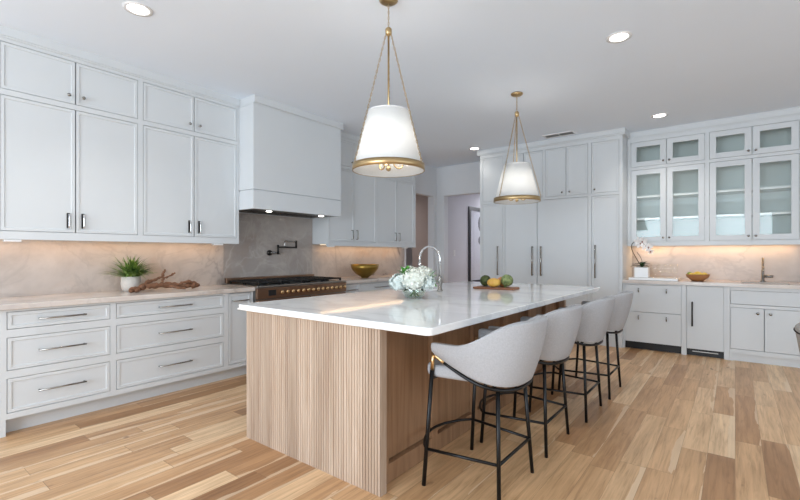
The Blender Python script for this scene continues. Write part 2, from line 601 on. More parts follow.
# ------------------------------------------------------------------ cabinets
def bar_pull(parent, fr, h, z, length, vertical, mat='nickel', off=0.03, r=0.006):
    m = MB()
    a = length / 2
    P = (lambda k, d: fr(h, d, z + k)) if vertical else (lambda k, d: fr(h + k, d, z))
    m.tube([P(-a, off), P(a, off)], r, 8)
    o = m.build('pull', mat, parent, smooth=True)
    for k in (-a * 0.95, a * 0.95):
        MB().tube([P(k, -0.002), P(k, off)], r * 0.9, 8).build('pull_post', mat, o, smooth=True)
    return o


def plate_pull(parent, fr, h, z):
    """short upright pull: dark back plate with a bright bar"""
    p = MB().fbox(fr, h - 0.011, h + 0.011, -0.001, 0.004, z - 0.062, z + 0.062).build('pull_plate', 'darkmetal', parent, bevel=0.002)
    MB().tube(curve([fr(h, 0.003, z + 0.05), fr(h, 0.026, z + 0.045), fr(h, 0.03, z), fr(h, 0.026, z - 0.055), fr(h, 0.003, z - 0.06)], 5), 0.005, 8).build('pull', 'chrome', p, smooth=True)
    return p


def knob(parent, fr, h, z, mat='nickel', r=0.014, name='knob'):
    m = MB()
    prof = [(0.005, -0.002), (0.005, 0.014), (r * 0.8, 0.017), (r, 0.022), (r * 0.9, 0.028), (0, 0.03)]
    rings = []
    for rr, d in prof[:-1]:
        rings.append(m.ring([fr(h + rr * math.cos(a), d, z + rr * math.sin(a)) for a in (2 * math.pi * k / 12 for k in range(12))]))
    for a, b in zip(rings, rings[1:]):
        m.bridge(a, b)
    m.bm.faces.new(rings[0][::-1]); m.bm.faces.new(rings[-1])
    return m.build(name, mat, parent, smooth=True)


GAP = 0.004


def door(root, fr, h0, h1, z0, z1, flat=False, glass=False, name='door', d=-0.001):
    g = GAP
    h0, h1, z0, z1 = h0 + g, h1 - g, z0 + g, z1 - g
    if glass:
        fw = 0.066
        o = MB().plate(fr, h0, h1, z0, z1, d - 0.02, d, [(h0 + fw, h1 - fw, z0 + fw, z1 - fw)]).build(name, 'cab', root)
        MB().fbox(fr, h0 + fw - 0.004, h1 - fw + 0.004, d - 0.013, d - 0.008, z0 + fw - 0.004, z1 - fw + 0.004).build('glass_pane', 'pane', o)
        return o
    if flat:
        return MB().fbox(fr, h0, h1, d - 0.018, d, z0, z1).build(name, 'cab', root, bevel=0.0015)
    return MB().shaker(fr, h0, h1, z0, z1, d).build(name, 'cab', root)


def carcass(root, fr, h0, h1, z0, z1, depth, holes, toe=None, hollow=False, shelves=(), lip=0.0, zbox=None):
    """box behind the front plus the face frame around the openings"""
    zf = z0
    z0 = z0 + lip
    if not hollow:
        MB().fbox(fr, h0, h1, -depth, -0.045, z0, zbox or z1).build('carcass', 'cab', root)
    else:
        m = MB()
        m.plate(fr, h0, h1, z0, z1, -depth, -depth + 0.015)
        m.build('back_panel', 'inside', root)
        for h in (h0, h1 - 0.018):
            MB().fbox(fr, h, h + 0.018, -depth + 0.015, -0.045, z0, z1).build('side_panel', 'inside', root)
        for k, z in enumerate((z0, z1 - 0.018)):
            MB().fbox(fr, h0 + 0.018, h1 - 0.018, -depth + 0.015, -0.045, z, z + 0.018).build(('bottom_panel', 'top_panel')[k], 'inside', root)
        for z in shelves:
            MB().fbox(fr, h0 + 0.018, h1 - 0.018, -depth + 0.015, -0.055, z - 0.013, z + 0.013).build('shelf', 'white', root)
    MB().plate(fr, h0, h1, zf, z1, -0.0449, 0, holes).build('face_frame', 'cab', root)
    if toe:
        MB().fbox(fr, h0, h1, -depth, -toe, 0, zf).build('toe_kick', 'cab', root)


def crown(root, fr, h0, h1, z0, z1, out, depth):
    m = MB()
    m.fbox(fr, h0, h1, -depth, out * 0.5, z0, z0 + 0.012)
    m.fbox(fr, h0, h1, -depth, out, z0 + 0.012, z1)
    m.build('crown', 'cab', root)


def upper_unit(label, fr, h0, h1, depth, cols, rows, z0, ztop, out=0.018, glass=False, group=None, shelves=(), bars=False):
    root = thing('wall_cabinet', label, 'cabinet', fr((h0 + h1) / 2, -depth / 2, z0), group)
    holes = [(c0, c1, r0, r1) for c0, c1 in cols for r0, r1 in rows]
    carcass(root, fr, h0, h1, z0, ztop, depth, holes, hollow=glass, shelves=shelves, lip=0.024)
    for ri, (r0, r1) in enumerate(rows):
        for ci, (c0, c1) in enumerate(cols):
            dd = door(root, fr, c0, c1, r0, r1, glass=glass)
            hk = c1 - 0.05 if ci == 0 else c0 + 0.05
            if glass:
                knob(dd, fr, hk + (0.017 if ci == 0 else -0.017), r0 + 0.052, 'nickel')
            elif ri == 0 and bars:
                bar_pull(dd, fr, hk, r0 + 0.10, 0.13, True)
            elif ri == 0:
                plate_pull(dd, fr, hk, r0 + 0.10)
            else:
                knob(dd, fr, hk, r0 + 0.065, 'nickel')
    crown(root, fr, h0, h1, ztop, CEIL, out, depth)
    return root


LU = frame_left(-4.29)
dU = -4.29 - XW
RO = [(1.432, 2.444), (2.486, 2.838)]
upper_unit('tall white wall cabinet pair above the fern and driftwood, at the left picture edge', LU, 0.66, 1.68, dU, [(0.724, 1.190), (1.190, 1.660)], RO, 1.37, 2.866, group='white wall cabinets left of the range hood')
upper_unit('white wall cabinet pair directly left of the range hood', LU, 1.68, 2.672, dU, [(1.702, 2.178), (2.178, 2.649)], RO, 1.37, 2.866, group='white wall cabinets left of the range hood')
upper_unit('white wall cabinet pair directly right of the range hood, above the gold bowl', LU, 3.985, 4.985, dU, [(4.008, 4.482), (4.482, 4.958)], RO, 1.37, 2.866, group='white wall cabinets right of the range hood', bars=True)
upper_unit('white wall cabinet pair farthest right on range wall, beside the passage opening', LU, 4.985, 5.985, dU, [(5.008, 5.467), (5.467, 5.930)], RO, 1.37, 2.866, group='white wall cabinets right of the range hood', bars=True)

# bases on the range wall
LB = frame_left(-3.98)
dB = -3.98 - XW
DZ = [(0.155, 0.396), (0.450, 0.680), (0.735, 0.858)]


def drawer_base(label, h0, h1, c0, c1, leg0=None):
    root = thing('base_cabinet', label, 'cabinet', LB((h0 + h1) / 2, -dB / 2, 0), 'white drawer cabinets along the range wall')
    carcass(root, LB, h0, h1, 0.114, 0.874, dB, [(c0, c1, a, b) for a, b in DZ], toe=0.085)
    if leg0:
        MB().fbox(LB, leg0[0], leg0[1], -0.0845, 0, 0, 0.1138).build('corner_leg', 'cab', root)
    for a, b in DZ:
        dr = door(root, LB, c0, c1, a, b, name='drawer')
        bar_pull(dr, LB, (c0 + c1) / 2, (a + b) / 2 + (0.0 if b - a < 0.15 else 0.004), 0.288, False)
    return root


def narrow_base(label, h0, h1, c0, c1):
    root = thing('base_cabinet', label, 'cabinet', LB((h0 + h1) / 2, -dB / 2, 0), 'narrow white cabinets flanking the range')
    carcass(root, LB, h0, h1, 0.114, 0.874, dB, [(c0, c1, 0.155, 0.866)], toe=0.085)
    dd = door(root, LB, c0, c1, 0.155, 0.866)
    bar_pull(dd, LB, (c0 + c1) / 2, 0.79, 0.175, False)
    return root


drawer_base('white three drawer base cabinet farthest left, below fern, with a leg to the floor', 0.62, 1.355, 0.708, 1.336, (0.62, 0.703))
drawer_base('white three drawer base cabinet below the driftwood, middle of range wall', 1.355, 2.34, 1.377, 2.314)
narrow_base('narrow white pull-out base cabinet directly left of the range', 2.34, 2.645, 2.366, 2.617)
narrow_base('narrow white pull-out base cabinet directly right of the range', 3.965, 4.26, 3.985, 4.24)
drawer_base('white drawer base cabinet under the gold bowl, right of the range', 4.26, 5.17, 4.285, 5.14)
drawer_base('white drawer base cabinet at far end of range wall, behind the hydrangeas', 5.17, 6.06, 5.195, 6.03)


def counter(label, a, b, group=None):
    o = MB().box(a, b).build('countertop', 'stone', bevel=0.004)
    return tag(o, label, 'countertop', group)


counter('grey veined stone countertop left of the range, under fern and driftwood', (XW + 0.021, 0.60, 0.875), (-3.945, 2.648, 0.914))
counter('grey veined stone countertop right of the range, under the gold bowl', (XW + 0.021, 3.962, 0.875), (-3.945, 6.075, 0.914))
for (h0, h1, z1, mt, lb) in ((0.60, 2.674, 1.392, 'stone_b', 'veined beige quartzite backsplash behind the fern and driftwood'),
                             (2.675, 3.982, 1.741, 'stone_shaded', 'shade-toned veined quartzite slab between range and hood, behind the pot filler'),
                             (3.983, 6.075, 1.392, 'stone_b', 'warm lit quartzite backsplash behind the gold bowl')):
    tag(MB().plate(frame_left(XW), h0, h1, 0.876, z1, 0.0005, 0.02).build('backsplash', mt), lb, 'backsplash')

# hood
HX = -4.026
HF = frame_left(HX)
hd = HX - XW
hood = thing('range_hood', 'boxy white range hood reaching the ceiling above the range', 'range hood', (XW + 0.3, 3.32, 1.74))
MB().fbox(HF, 2.676, 3.962, -hd, 0.0, 1.951, 2.8545).build('chimney', 'cab', hood, bevel=0.003)
MB().fbox(HF, 2.690, 3.948, -hd, -0.016, 1.9415, 1.9505).build('shadow_groove', 'cab', hood)
MB().plate(XY, XW, HX, 2.676, 3.962, 1.742, 1.941, [(XW + 0.03, HX - 0.025, 2.70, 3.935)]).build('skirt', 'cab', hood, bevel=0.002)
MB().fbox(HF, 2.676, 3.962, -hd, 0.0, 2.855, 2.872).build('crown_bead', 'cab', hood)
MB().fbox(HF, 2.676, 3.990, -hd, 0.02, 2.868, CEIL).build('crown', 'cab', hood, bevel=0.003)
ins = MB().box((XW + 0.032, 2.702, 1.747), (HX - 0.027, 3.933, 1.80)).build('filter_panel', 'darkmetal', hood)
for k in range(14):
    y = 2.80 + k * 0.0785
    MB().box((XW + 0.16, y, 1.743), (HX - 0.25, y + 0.03, 1.748)).build('filter_slat', 'darkmetal', ins)
for y in (2.995, 3.78):
    MB().lathe([(0.0, 0), (0.032, 0), (0.032, 0.006), (0, 0.006)], (HX - 0.175, y, 1.7415), 16).build('hood_lamp', 'can', hood)

# range
RX = -3.935
RF = frame_left(RX)
rg = thing('range', 'wide bronze fronted gas range with black grates on the left wall', 'range', (RX - 0.32, 3.305, 0))
ry0, ry1 = 2.652, 3.958
MB().box((XW + 0.025, ry0, 0.1), (RX - 0.02, ry1, 0.905)).build('body', 'steel', rg)
MB().box((XW + 0.025, ry0, 0.905), (RX + 0.012, ry1, 0.925)).build('cooktop', 'steel', rg, bevel=0.004)
MB().box((XW + 0.025, ry0 + 0.03, 0.925), (XW + 0.065, ry1 + 0.02, 0.985)).build('backguard', 'bronze', rg, bevel=0.003)
cp = MB().fbox(RF, ry0, ry1, -0.02, 0.012, 0.785, 0.90).build('control_panel', 'bronze', rg, bevel=0.003)
MB().fbox(RF, 2.79, 2.885, 0.01, 0.016, 0.815, 0.875).build('display', 'blackpl', cp, bevel=0.002)
for k in range(14):
    h = 2.955 + k * 0.0735
    kb = knob(cp, frame_left(RX + 0.012), h, 0.845, 'gold', 0.021)
for (a, b) in ((ry0 + 0.01, 3.36), (3.37, ry1 - 0.01)):
    od = MB().fbox(RF, a, b, -0.02, 0.012, 0.24, 0.775).build('oven_door', 'bronze', rg, bevel=0.004)
    MB().fbox(RF, a + 0.12, b - 0.12, 0.0125, 0.014, 0.36, 0.62).build('oven_window', 'blackpl', od)
    bar_pull(od, frame_left(RX + 0.012), (a + b) / 2, 0.73, b - a - 0.08, False, 'gold', 0.045, 0.010)
MB().fbox(RF, ry0 + 0.01, ry1 - 0.01, -0.02, 0.008, 0.11, 0.23).build('warming_drawer', 'bronze', rg, bevel=0.003)
for y in (ry0 + 0.06, ry1 - 0.06):
    for x in (RX - 0.08, XW + 0.1):
        MB().lathe([(0.022, 0), (0.022, 0.1)], (x, y, 0), 12).build('foot', 'darkmetal', rg)
for k in range(4):
    a = ry0 + 0.05 + k * 0.303
    b = a + 0.292
    for x0 in (XW + 0.10, XW + 0.385):
        x1 = x0 + 0.272
        hs = []
        nb = 4
        wx = (x1 - x0 - 0.012 * (nb + 1)) / nb; wy = (b - a - 0.012 * (nb + 1)) / nb
        for i in range(nb):
            for j in range(nb):
                xx = x0 + 0.012 + i * (wx + 0.012); yy = a + 0.012 + j * (wy + 0.012)
                hs.append((xx, xx + wx, yy, yy + wy))
        gt = MB().plate(XY, x0, x1, a, b, 0.945, 0.962, hs).build('grate', 'iron', rg)
        for cx in (x0 + 0.008, x1 - 0.008):
            for cy in (a + 0.008, b - 0.008):
                MB().box((cx - 0.008, cy - 0.008, 0.924), (cx + 0.008, cy + 0.008, 0.946)).build('grate_foot', 'iron', gt)
        MB().lathe([(0.05, 0), (0.05, 0.008), (0.03, 0.014), (0, 0.016)], ((x0 + x1) / 2, (a + b) / 2, 0.925), 16).build('burner', 'iron', rg, smooth=True)

# pot filler
pf = thing('pot_filler', 'folding nickel pot filler tap on the slab above the range', 'tap', (XW + 0.02, 3.28, 1.27))
x = XW + 0.022
fl = MB()
fl.tube([(XW + 0.0195, 3.28, 1.275), (XW + 0.04, 3.28, 1.275)], 0.034, 16)
fl.build('flange', 'darkmetal', pf, smooth=True)
MB().tube([(XW + 0.035, 3.28, 1.275), (XW + 0.075, 3.28, 1.275), (XW + 0.075, 3.375, 1.275)], 0.012, 10).build('inlet', 'nickel', pf, smooth=True)
MB().tube([(XW + 0.075, 3.375, 1.255), (XW + 0.075, 3.375, 1.375)], 0.014, 10).build('riser', 'darkmetal', pf, smooth=True)
MB().tube([(XW + 0.075, 3.375, 1.345), (XW + 0.10, 3.64, 1.345)], 0.010, 10).build('lower_arm', 'darkmetal', pf, smooth=True)
MB().tube([(XW + 0.10, 3.64, 1.335), (XW + 0.10, 3.64, 1.435)], 0.013, 10).build('elbow', 'darkmetal', pf, smooth=True)
MB().tube(curve([(XW + 0.10, 3.64, 1.42), (XW + 0.12, 3.52, 1.42), (XW + 0.14, 3.44, 1.42), (XW + 0.145, 3.425, 1.40), (XW + 0.145, 3.423, 1.36)], 6), 0.010, 10).build('spout', 'nickel', pf, smooth=True)
MB().tube([(XW + 0.075, 3.375, 1.262), (XW + 0.13, 3.365, 1.262)], 0.006, 8).build('lever', 'nickel', pf, smooth=True)

# ------------------------------------------------------------------ pantry wall
PF = frame_back(6.43)
dP = YW - 6.43
PC = [(2.105, 2.812), (0.145, 2.066)]


def pantry_crown(root, h0, h1):
    m = MB()
    m.fbox(PF, h0, h1, -dP, 0.018, 2.866, 2.88)
    m.fbox(PF, h0, h1, -dP, 0.036, 2.88, CEIL)
    m.build('crown', 'cab', root)


def tall_unit(label, h0, h1, c0, c1, knob_side, hx):
    root = thing('tall_cabinet', label, 'cabinet', PF((h0 + h1) / 2, -dP / 2, 0), 'tall pantry cabinets beside the refrigerator')
    carcass(root, PF, h0, h1, 0.13, 2.866, dP, [(c0, c1, a, b) for a, b in PC])
    MB().fbox(PF, h0, h1, -dP, 0.012, 0, 0.13).build('plinth', 'cab', root, bevel=0.004)
    du = door(root, PF, c0, c1, *PC[0])
    knob(du, PF, c0 + 0.045 if knob_side < 0 else c1 - 0.045, 2.157)
    dl = door(root, PF, c0, c1, *PC[1])
    bar_pull(dl, PF, hx, 1.155, 0.46, True, 'nickel', 0.035, 0.009)
    return root


r = tall_unit('tall narrow white pantry cabinet left of the panelled refrigerator', -3.31, -2.895, -3.27, -2.912, 1, -2.99)
pantry_crown(r, -3.346, -2.895)
r = tall_unit('tall narrow white pantry cabinet right of refrigerator, beside the bar counter', -1.612, -1.196, -1.588, -1.236, -1, -1.535)
pantry_crown(r, -1.612, -1.160)
for (h0, h1, c, lb) in ((-2.895, -2.252, (-2.874, -2.574, -2.274), 'white cabinet pair over the refrigerator, left half, partly behind far pendant'),
                        (-2.252, -1.612, (-2.231, -1.934, -1.634), 'white cabinet pair over the refrigerator, right half, clear of pendant')):
    root = thing('overhead_cabinet', lb, 'cabinet', PF((h0 + h1) / 2, -dP / 2, 2.085), 'cabinets over the refrigerator')
    carcass(root, PF, h0, h1, 2.086, 2.866, dP, [(c[0], c[1], *PC[0]), (c[1], c[2], *PC[0])])
    for k in (0, 1):
        dd = door(root, PF, c[k], c[k + 1], *PC[0])
        knob(dd, PF, c[1] + (-0.052, 0.052)[k], 2.155)
    pantry_crown(root, h0, h1)
fg = thing('refrigerator', 'wide built-in refrigerator with two plain white panel doors and long handles', 'refrigerator', PF(-2.25, -dP / 2, 0))
MB().fbox(PF, -2.895, -1.612, -dP + 0.05, -0.03, 0.0, 2.085).build('body', 'cab', fg)
MB().plate(PF, -2.895, -1.612, 0.13, 2.086, -0.0299, 0, [(-2.876, -1.632, 0.145, 2.068)]).build('surround', 'cab', fg)
MB().fbox(PF, -2.895, -1.612, -0.0299, 0.012, 0.0, 0.13).build('plinth', 'cab', fg, bevel=0.004)
for (a, b, hx) in ((-2.872, -2.362, -2.425), (-2.355, -1.636, -2.293)):
    dd = MB().fbox(PF, a, b, -0.028, 0.001, 0.15, 2.063).build('door', 'cab', fg, bevel=0.002)
    bar_pull(dd, frame_back(6.429), hx, 1.155, 0.44, True, 'nickel', 0.04, 0.011)

# ------------------------------------------------------------------ bar wall
BU = frame_back(6.74)
dBU = YW - 6.74
RG = [(1.428, 2.418), (2.458, 2.802)]
upper_unit('glass fronted white wall cabinet next to the pantry, above the orchid', BU, -1.192, -0.283, dBU, [(-1.148, -0.725), (-0.722, -0.302)], RG, 1.37, 2.86, 0.02, True, 'glass wall cabinets over the bar', (1.745, 2.05, 2.438))
upper_unit('glass fronted white wall cabinet above the bar sink, at right picture edge', BU, -0.283, 0.625, dBU, [(-0.258, 0.162), (0.165, 0.586)], RG, 1.37, 2.86, 0.02, True, 'glass wall cabinets over the bar', (1.745, 2.05, 2.438))
BB = frame_back(6.46)
dBB = YW - 6.46
# refrigerator drawers
g = thing('drawer_refrigerator', 'white two drawer refrigerator with black kick strip, below the orchid', 'refrigerator', BB(-0.86, -dBB / 2, 0))
MB().fbox(BB, -1.193, -0.484, -dBB, -0.03, 0.1, 0.874).build('carcass', 'cab', g)
MB().plate(BB, -1.193, -0.484, 0.0, 0.874, -0.0299, 0, [(-1.172, -0.532, 0.0, 0.858)]).build('face_frame', 'cab', g)
MB().fbox(BB, -1.172, -0.532, -0.12, -0.05, 0.0, 0.1).build('kick_grille', 'blackpl', g)
for a, b in ((0.1, 0.494), (0.5, 0.854)):
    dr = MB().fbox(BB, -1.169, -0.535, -0.028, 0.001, a, b).build('drawer', 'cab', g, bevel=0.002)
    for h in (-1.008, -0.692):
        MB().tube(curve([BB(h, 0, b - 0.048), BB(h, 0.022, b - 0.05), BB(h, 0.024, b - 0.08), BB(h, 0.012, b - 0.095)], 4), 0.007, 8).build('pull', 'nickel', dr, smooth=True)
# panelled under-counter refrigerator
g = thing('undercounter_refrigerator', 'white panel door undercounter refrigerator with one upright handle, beneath fruit bowl', 'refrigerator', BB(-0.27, -dBB / 2, 0))
MB().fbox(BB, -0.483, -0.052, -dBB, -0.03, 0.09, 0.874).build('carcass', 'cab', g)
MB().plate(BB, -0.483, -0.052, 0.0, 0.874, -0.0299, 0, [(-0.478, -0.104, 0.0, 0.868)]).build('face_frame', 'cab', g)
kg = MB().fbox(BB, -0.478, -0.104, -0.12, -0.05, 0.0, 0.085).build('kick_grille', 'blackpl', g)
MB().fbox(BB, -0.42, -0.16, -0.051, -0.046, 0.045, 0.055).build('grille_bar', 'steel', kg)
dd = MB().fbox(BB, -0.475, -0.107, -0.028, 0.001, 0.088, 0.864).build('door', 'cab', g, bevel=0.002)
bar_pull(dd, BB, -0.418, 0.52, 0.30, True, 'darkmetal', 0.035, 0.009)
# sink cabinet
g = thing('sink_cabinet', 'white two door sink cabinet under the bar tap, right picture edge', 'cabinet', BB(0.28, -dBB / 2, 0))
carcass(g, BB, -0.051, 0.625, 0.09, 0.874, dBB, [(-0.045, 0.577, 0.668, 0.834), (-0.045, 0.577, 0.14, 0.632)], zbox=0.66)
MB().fbox(BB, -0.051, 0.0 - 0.02, -dBB, 0, 0, 0.09).build('corner_leg', 'cab', g)
MB().fbox(BB, -0.03, 0.625, -dBB, -0.03, 0, 0.09).build('toe_kick', 'cab', g)
door(g, BB, -0.045, 0.577, 0.668, 0.834, flat=True, name='false_drawer')
for (a, b, hx) in ((-0.045, 0.265, 0.207), (0.265, 0.577, 0.318)):
    dd = door(g, BB, a, b, 0.14, 0.632, flat=True)
    knob(dd, BB, hx, 0.575, 'nickel', 0.016)
# bar counter with a sink cut-out
BSX = (0.06, 0.50, 6.60, 6.93)
m = MB().plate(XY, -1.195, 0.64, 6.425, YW - 0.021, 0.875, 0.914, [BSX])
tag(m.build('countertop', 'stone'), 'grey veined stone bar countertop with a small sink, under glass cabinets', 'countertop')


def basin(label, x0, x1, y0, y1, ztop, mat='steel'):
    m = MB()
    t = 0.006
    m.plate(XY, x0 - t, x1 + t, y0 - t, y1 + t, ztop - 0.18, ztop, [(x0, x1, y0, y1)])
    m2 = m.build('sink', mat)
    tag(m2, label, 'sink')
    MB().box((x0 - t, y0 - t, ztop - 0.186), (x1 + t, y1 + t, ztop - 0.18)).build('basin_floor', mat, m2)
    MB().lathe([(0.035, 0), (0.035, 0.004), (0, 0.004)], ((x0 + x1) / 2, (y0 + y1) / 2, ztop - 0.18), 16).build('drain', 'chrome', m2)
    return m2


basin('small steel sink set in the bar countertop below the bar tap', *BSX, 0.874)
m = MB().plate(frame_back(YW), -1.195, 0.64, 0.876, 1.392, 0.0005, 0.02)
tag(m.build('backsplash', 'stone_b'), 'veined quartzite backsplash behind the bar under the glass cabinets', 'backsplash')
# bar tap
bt = thing('bar_tap', 'upright nickel bar tap with side handle behind the bar sink', 'tap', (0.272, 6.98, 0.914))
MB().lathe([(0.026, 0), (0.026, 0.012), (0.016, 0.02), (0.016, 0.14), (0.012, 0.15), (0.012, 0.30), (0, 0.302)], (0.272, 6.98, 0.914), 16).build('body', 'nickel', bt, smooth=True)
MB().tube(curve([(0.272, 6.98, 1.10), (0.272, 6.93, 1.11), (0.272, 6.86, 1.09), (0.272, 6.83, 1.05)], 6), 0.010, 10).build('spout', 'nickel', bt, smooth=True)
MB().tube([(0.272, 6.98, 0.985), (0.37, 6.975, 0.985)], 0.017, 12).build('handle', 'nickel', bt, smooth=True)

# ------------------------------------------------------------------ under-cabinet lighting
def strip(label, a, b, z=1.3938):
    o = MB().box((a[0], a[1], z - 0.010), (b[0], b[1], z)).build('light_strip', 'led')
    return tag(o, label, 'light', 'led strips under the wall cabinets')


WARM = (1.0, 0.62, 0.32)
strip('warm led strip under wall cabinets left of the hood', (-4.52, 0.70, 0), (-4.49, 2.62, 0))
strip('warm led strip under wall cabinets right of the hood', (-4.52, 4.05, 0), (-4.49, 5.93, 0))
strip('warm led strip under the glass bar cabinets', (-1.15, 7.03, 0), (0.58, 7.06, 0))
area('strip_light_range_left', (-4.505, 1.66, 1.38), (0, 0, 0), 0.03, 1.92, 1.7, WARM)
area('strip_light_range_right', (-4.505, 4.99, 1.38), (0, 0, 0), 0.03, 1.88, 1.8, WARM)
area('strip_light_bar', (-0.285, 7.045, 1.38), (0, 0, 0), 1.73, 0.03, 3.0, WARM)
for (y, lb) in ((0.80, 'small white plug housing under the leftmost wall cabinet'), (2.44, 'small white plug housing under the cabinet left of the hood'), (4.06, 'small white plug housing under the cabinet right of the hood'), (5.72, 'small white plug housing under cabinet beside the passage')):
    tag(MB().box((-4.345, y - 0.05, 1.352), (-4.295, y + 0.05, 1.3695)).build('plug_housing', 'white', bevel=0.004), lb, 'socket', 'plug housings under the wall cabinets')

# ------------------------------------------------------------------ island
isl = thing('kitchen_island', 'long oak kitchen island with fluted end and white stone top, room centre', 'island', (-2.0, 3.27, 0))
bx0, bx1, by0, by1 = -2.64, -1.505, 1.765, 4.78
MB().box((bx0, by0, 0.0), (bx1 - 0.045, by1, 0.68)).build('body', 'oak_shaded', isl)
SK = (-2.52, -2.26, 3.22, 3.60)
MB().plate(XY, bx0, bx1 - 0.045, by0, by1, 0.68, 0.874, [(SK[0] - 0.02, SK[1] + 0.02, SK[2] - 0.02, SK[3] + 0.02)]).build('top_frame', 'oak_shaded', isl)
# fluted end panel
prof = []
pitch = 0.0202
x = -2.66
W = 1.207
n = int(W / pitch)
pitch = W / n
for i in range(n):
    a = x + i * pitch
    g0 = a + pitch * 0.80
    prof += [(a, 1.7155), (a + 0.001, 1.7145), (g0 - 0.001, 1.7145), (g0, 1.7155), (g0 + 0.0006, 1.7205), (a + pitch - 0.0006, 1.7205)]
prof += [(x + W, 1.7145), (x + W, 1.7645), (x, 1.7645)]
MB().prism(prof, 0.0, 0.8745).build('fluted_panel', 'oak', isl)
MB().box((-2.66, by1, 0), (-1.453, by1 + 0.05, 0.8745)).build('end_panel', 'oak', isl)
# framed panels along the seating side
edges = [1.765, 2.31, 2.85, 3.375, 3.90, 4.37, 4.78]
hs = []
for i in range(6):
    a = edges[i] + (0.085 if i == 0 else 0.035); b = edges[i + 1] - 0.03
    hs.append((a, b, 0.105, 0.825))
SF = frame_left(bx1)
MB().plate(SF, by0, by1, 0.0, 0.874, -0.045, 0, hs).build('panel_frame', 'oak_shaded', isl, bevel=0.003)
for (a, b, c, d) in hs:
    MB().fbox(SF, a + 0.006, b - 0.006, -0.0449, -0.030, c + 0.006, d - 0.006).build('panel', 'oak_shaded', isl)
SK = (-2.52, -2.26, 3.22, 3.60)
# stone top with a rounded edge and the prep sink opening
tx0, tx1, ty0, ty1 = -2.722, -1.122, 1.68, 4.885
m = MB().plate(XY, tx0, tx1, ty0, ty1, 0.875, 0.914, [SK])
ce = [e for e in m.bm.edges if abs(e.verts[0].co.z - e.verts[1].co.z) > 0.01 and min(abs(e.verts[0].co.x - tx0), abs(e.verts[0].co.x - tx1)) < 1e-5 and min(abs(e.verts[0].co.y - ty0), abs(e.verts[0].co.y - ty1)) < 1e-5]
bmesh.ops.bevel(m.bm, geom=ce, offset=0.03, segments=6, affect='EDGES', profile=0.5)
slab = m.build('stone_top', 'top', isl, bevel=0.009, bseg=3)
basin('small steel prep sink let into the island top behind the hydrangeas', *SK, 0.874)

# island tap
ft = thing('gooseneck_tap', 'tall chrome gooseneck tap on the island behind the hydrangeas', 'tap', (-2.18, 3.43, 0.914))
MB().lathe([(0.027, 0), (0.027, 0.01), (0.019, 0.02), (0.019, 0.13), (0.015, 0.14), (0, 0.14)], (-2.18, 3.43, 0.914), 16).build('body', 'nickel', ft, smooth=True)
pts = [(-2.18, 3.43, 1.04)] + [(-2.18 - 0.115 + 0.115 * math.cos(a), 3.43, 1.215 + 0.115 * math.sin(a)) for a in (math.pi * k / 16 for k in range(0, 17))] + [(-2.41, 3.43, 1.17)]
MB().tube(pts, 0.011, 12).build('spout', 'chrome', ft, smooth=True)
MB().tube([(-2.41, 3.43, 1.185), (-2.412, 3.43, 1.135)], 0.014, 12).build('spray_head', 'chrome', ft, smooth=True)
MB().tube([(-2.18, 3.43, 1.0), (-2.165, 3.38, 1.0), (-2.13, 3.35, 1.03)], 0.007, 10).build('handle', 'chrome', ft, smooth=True)

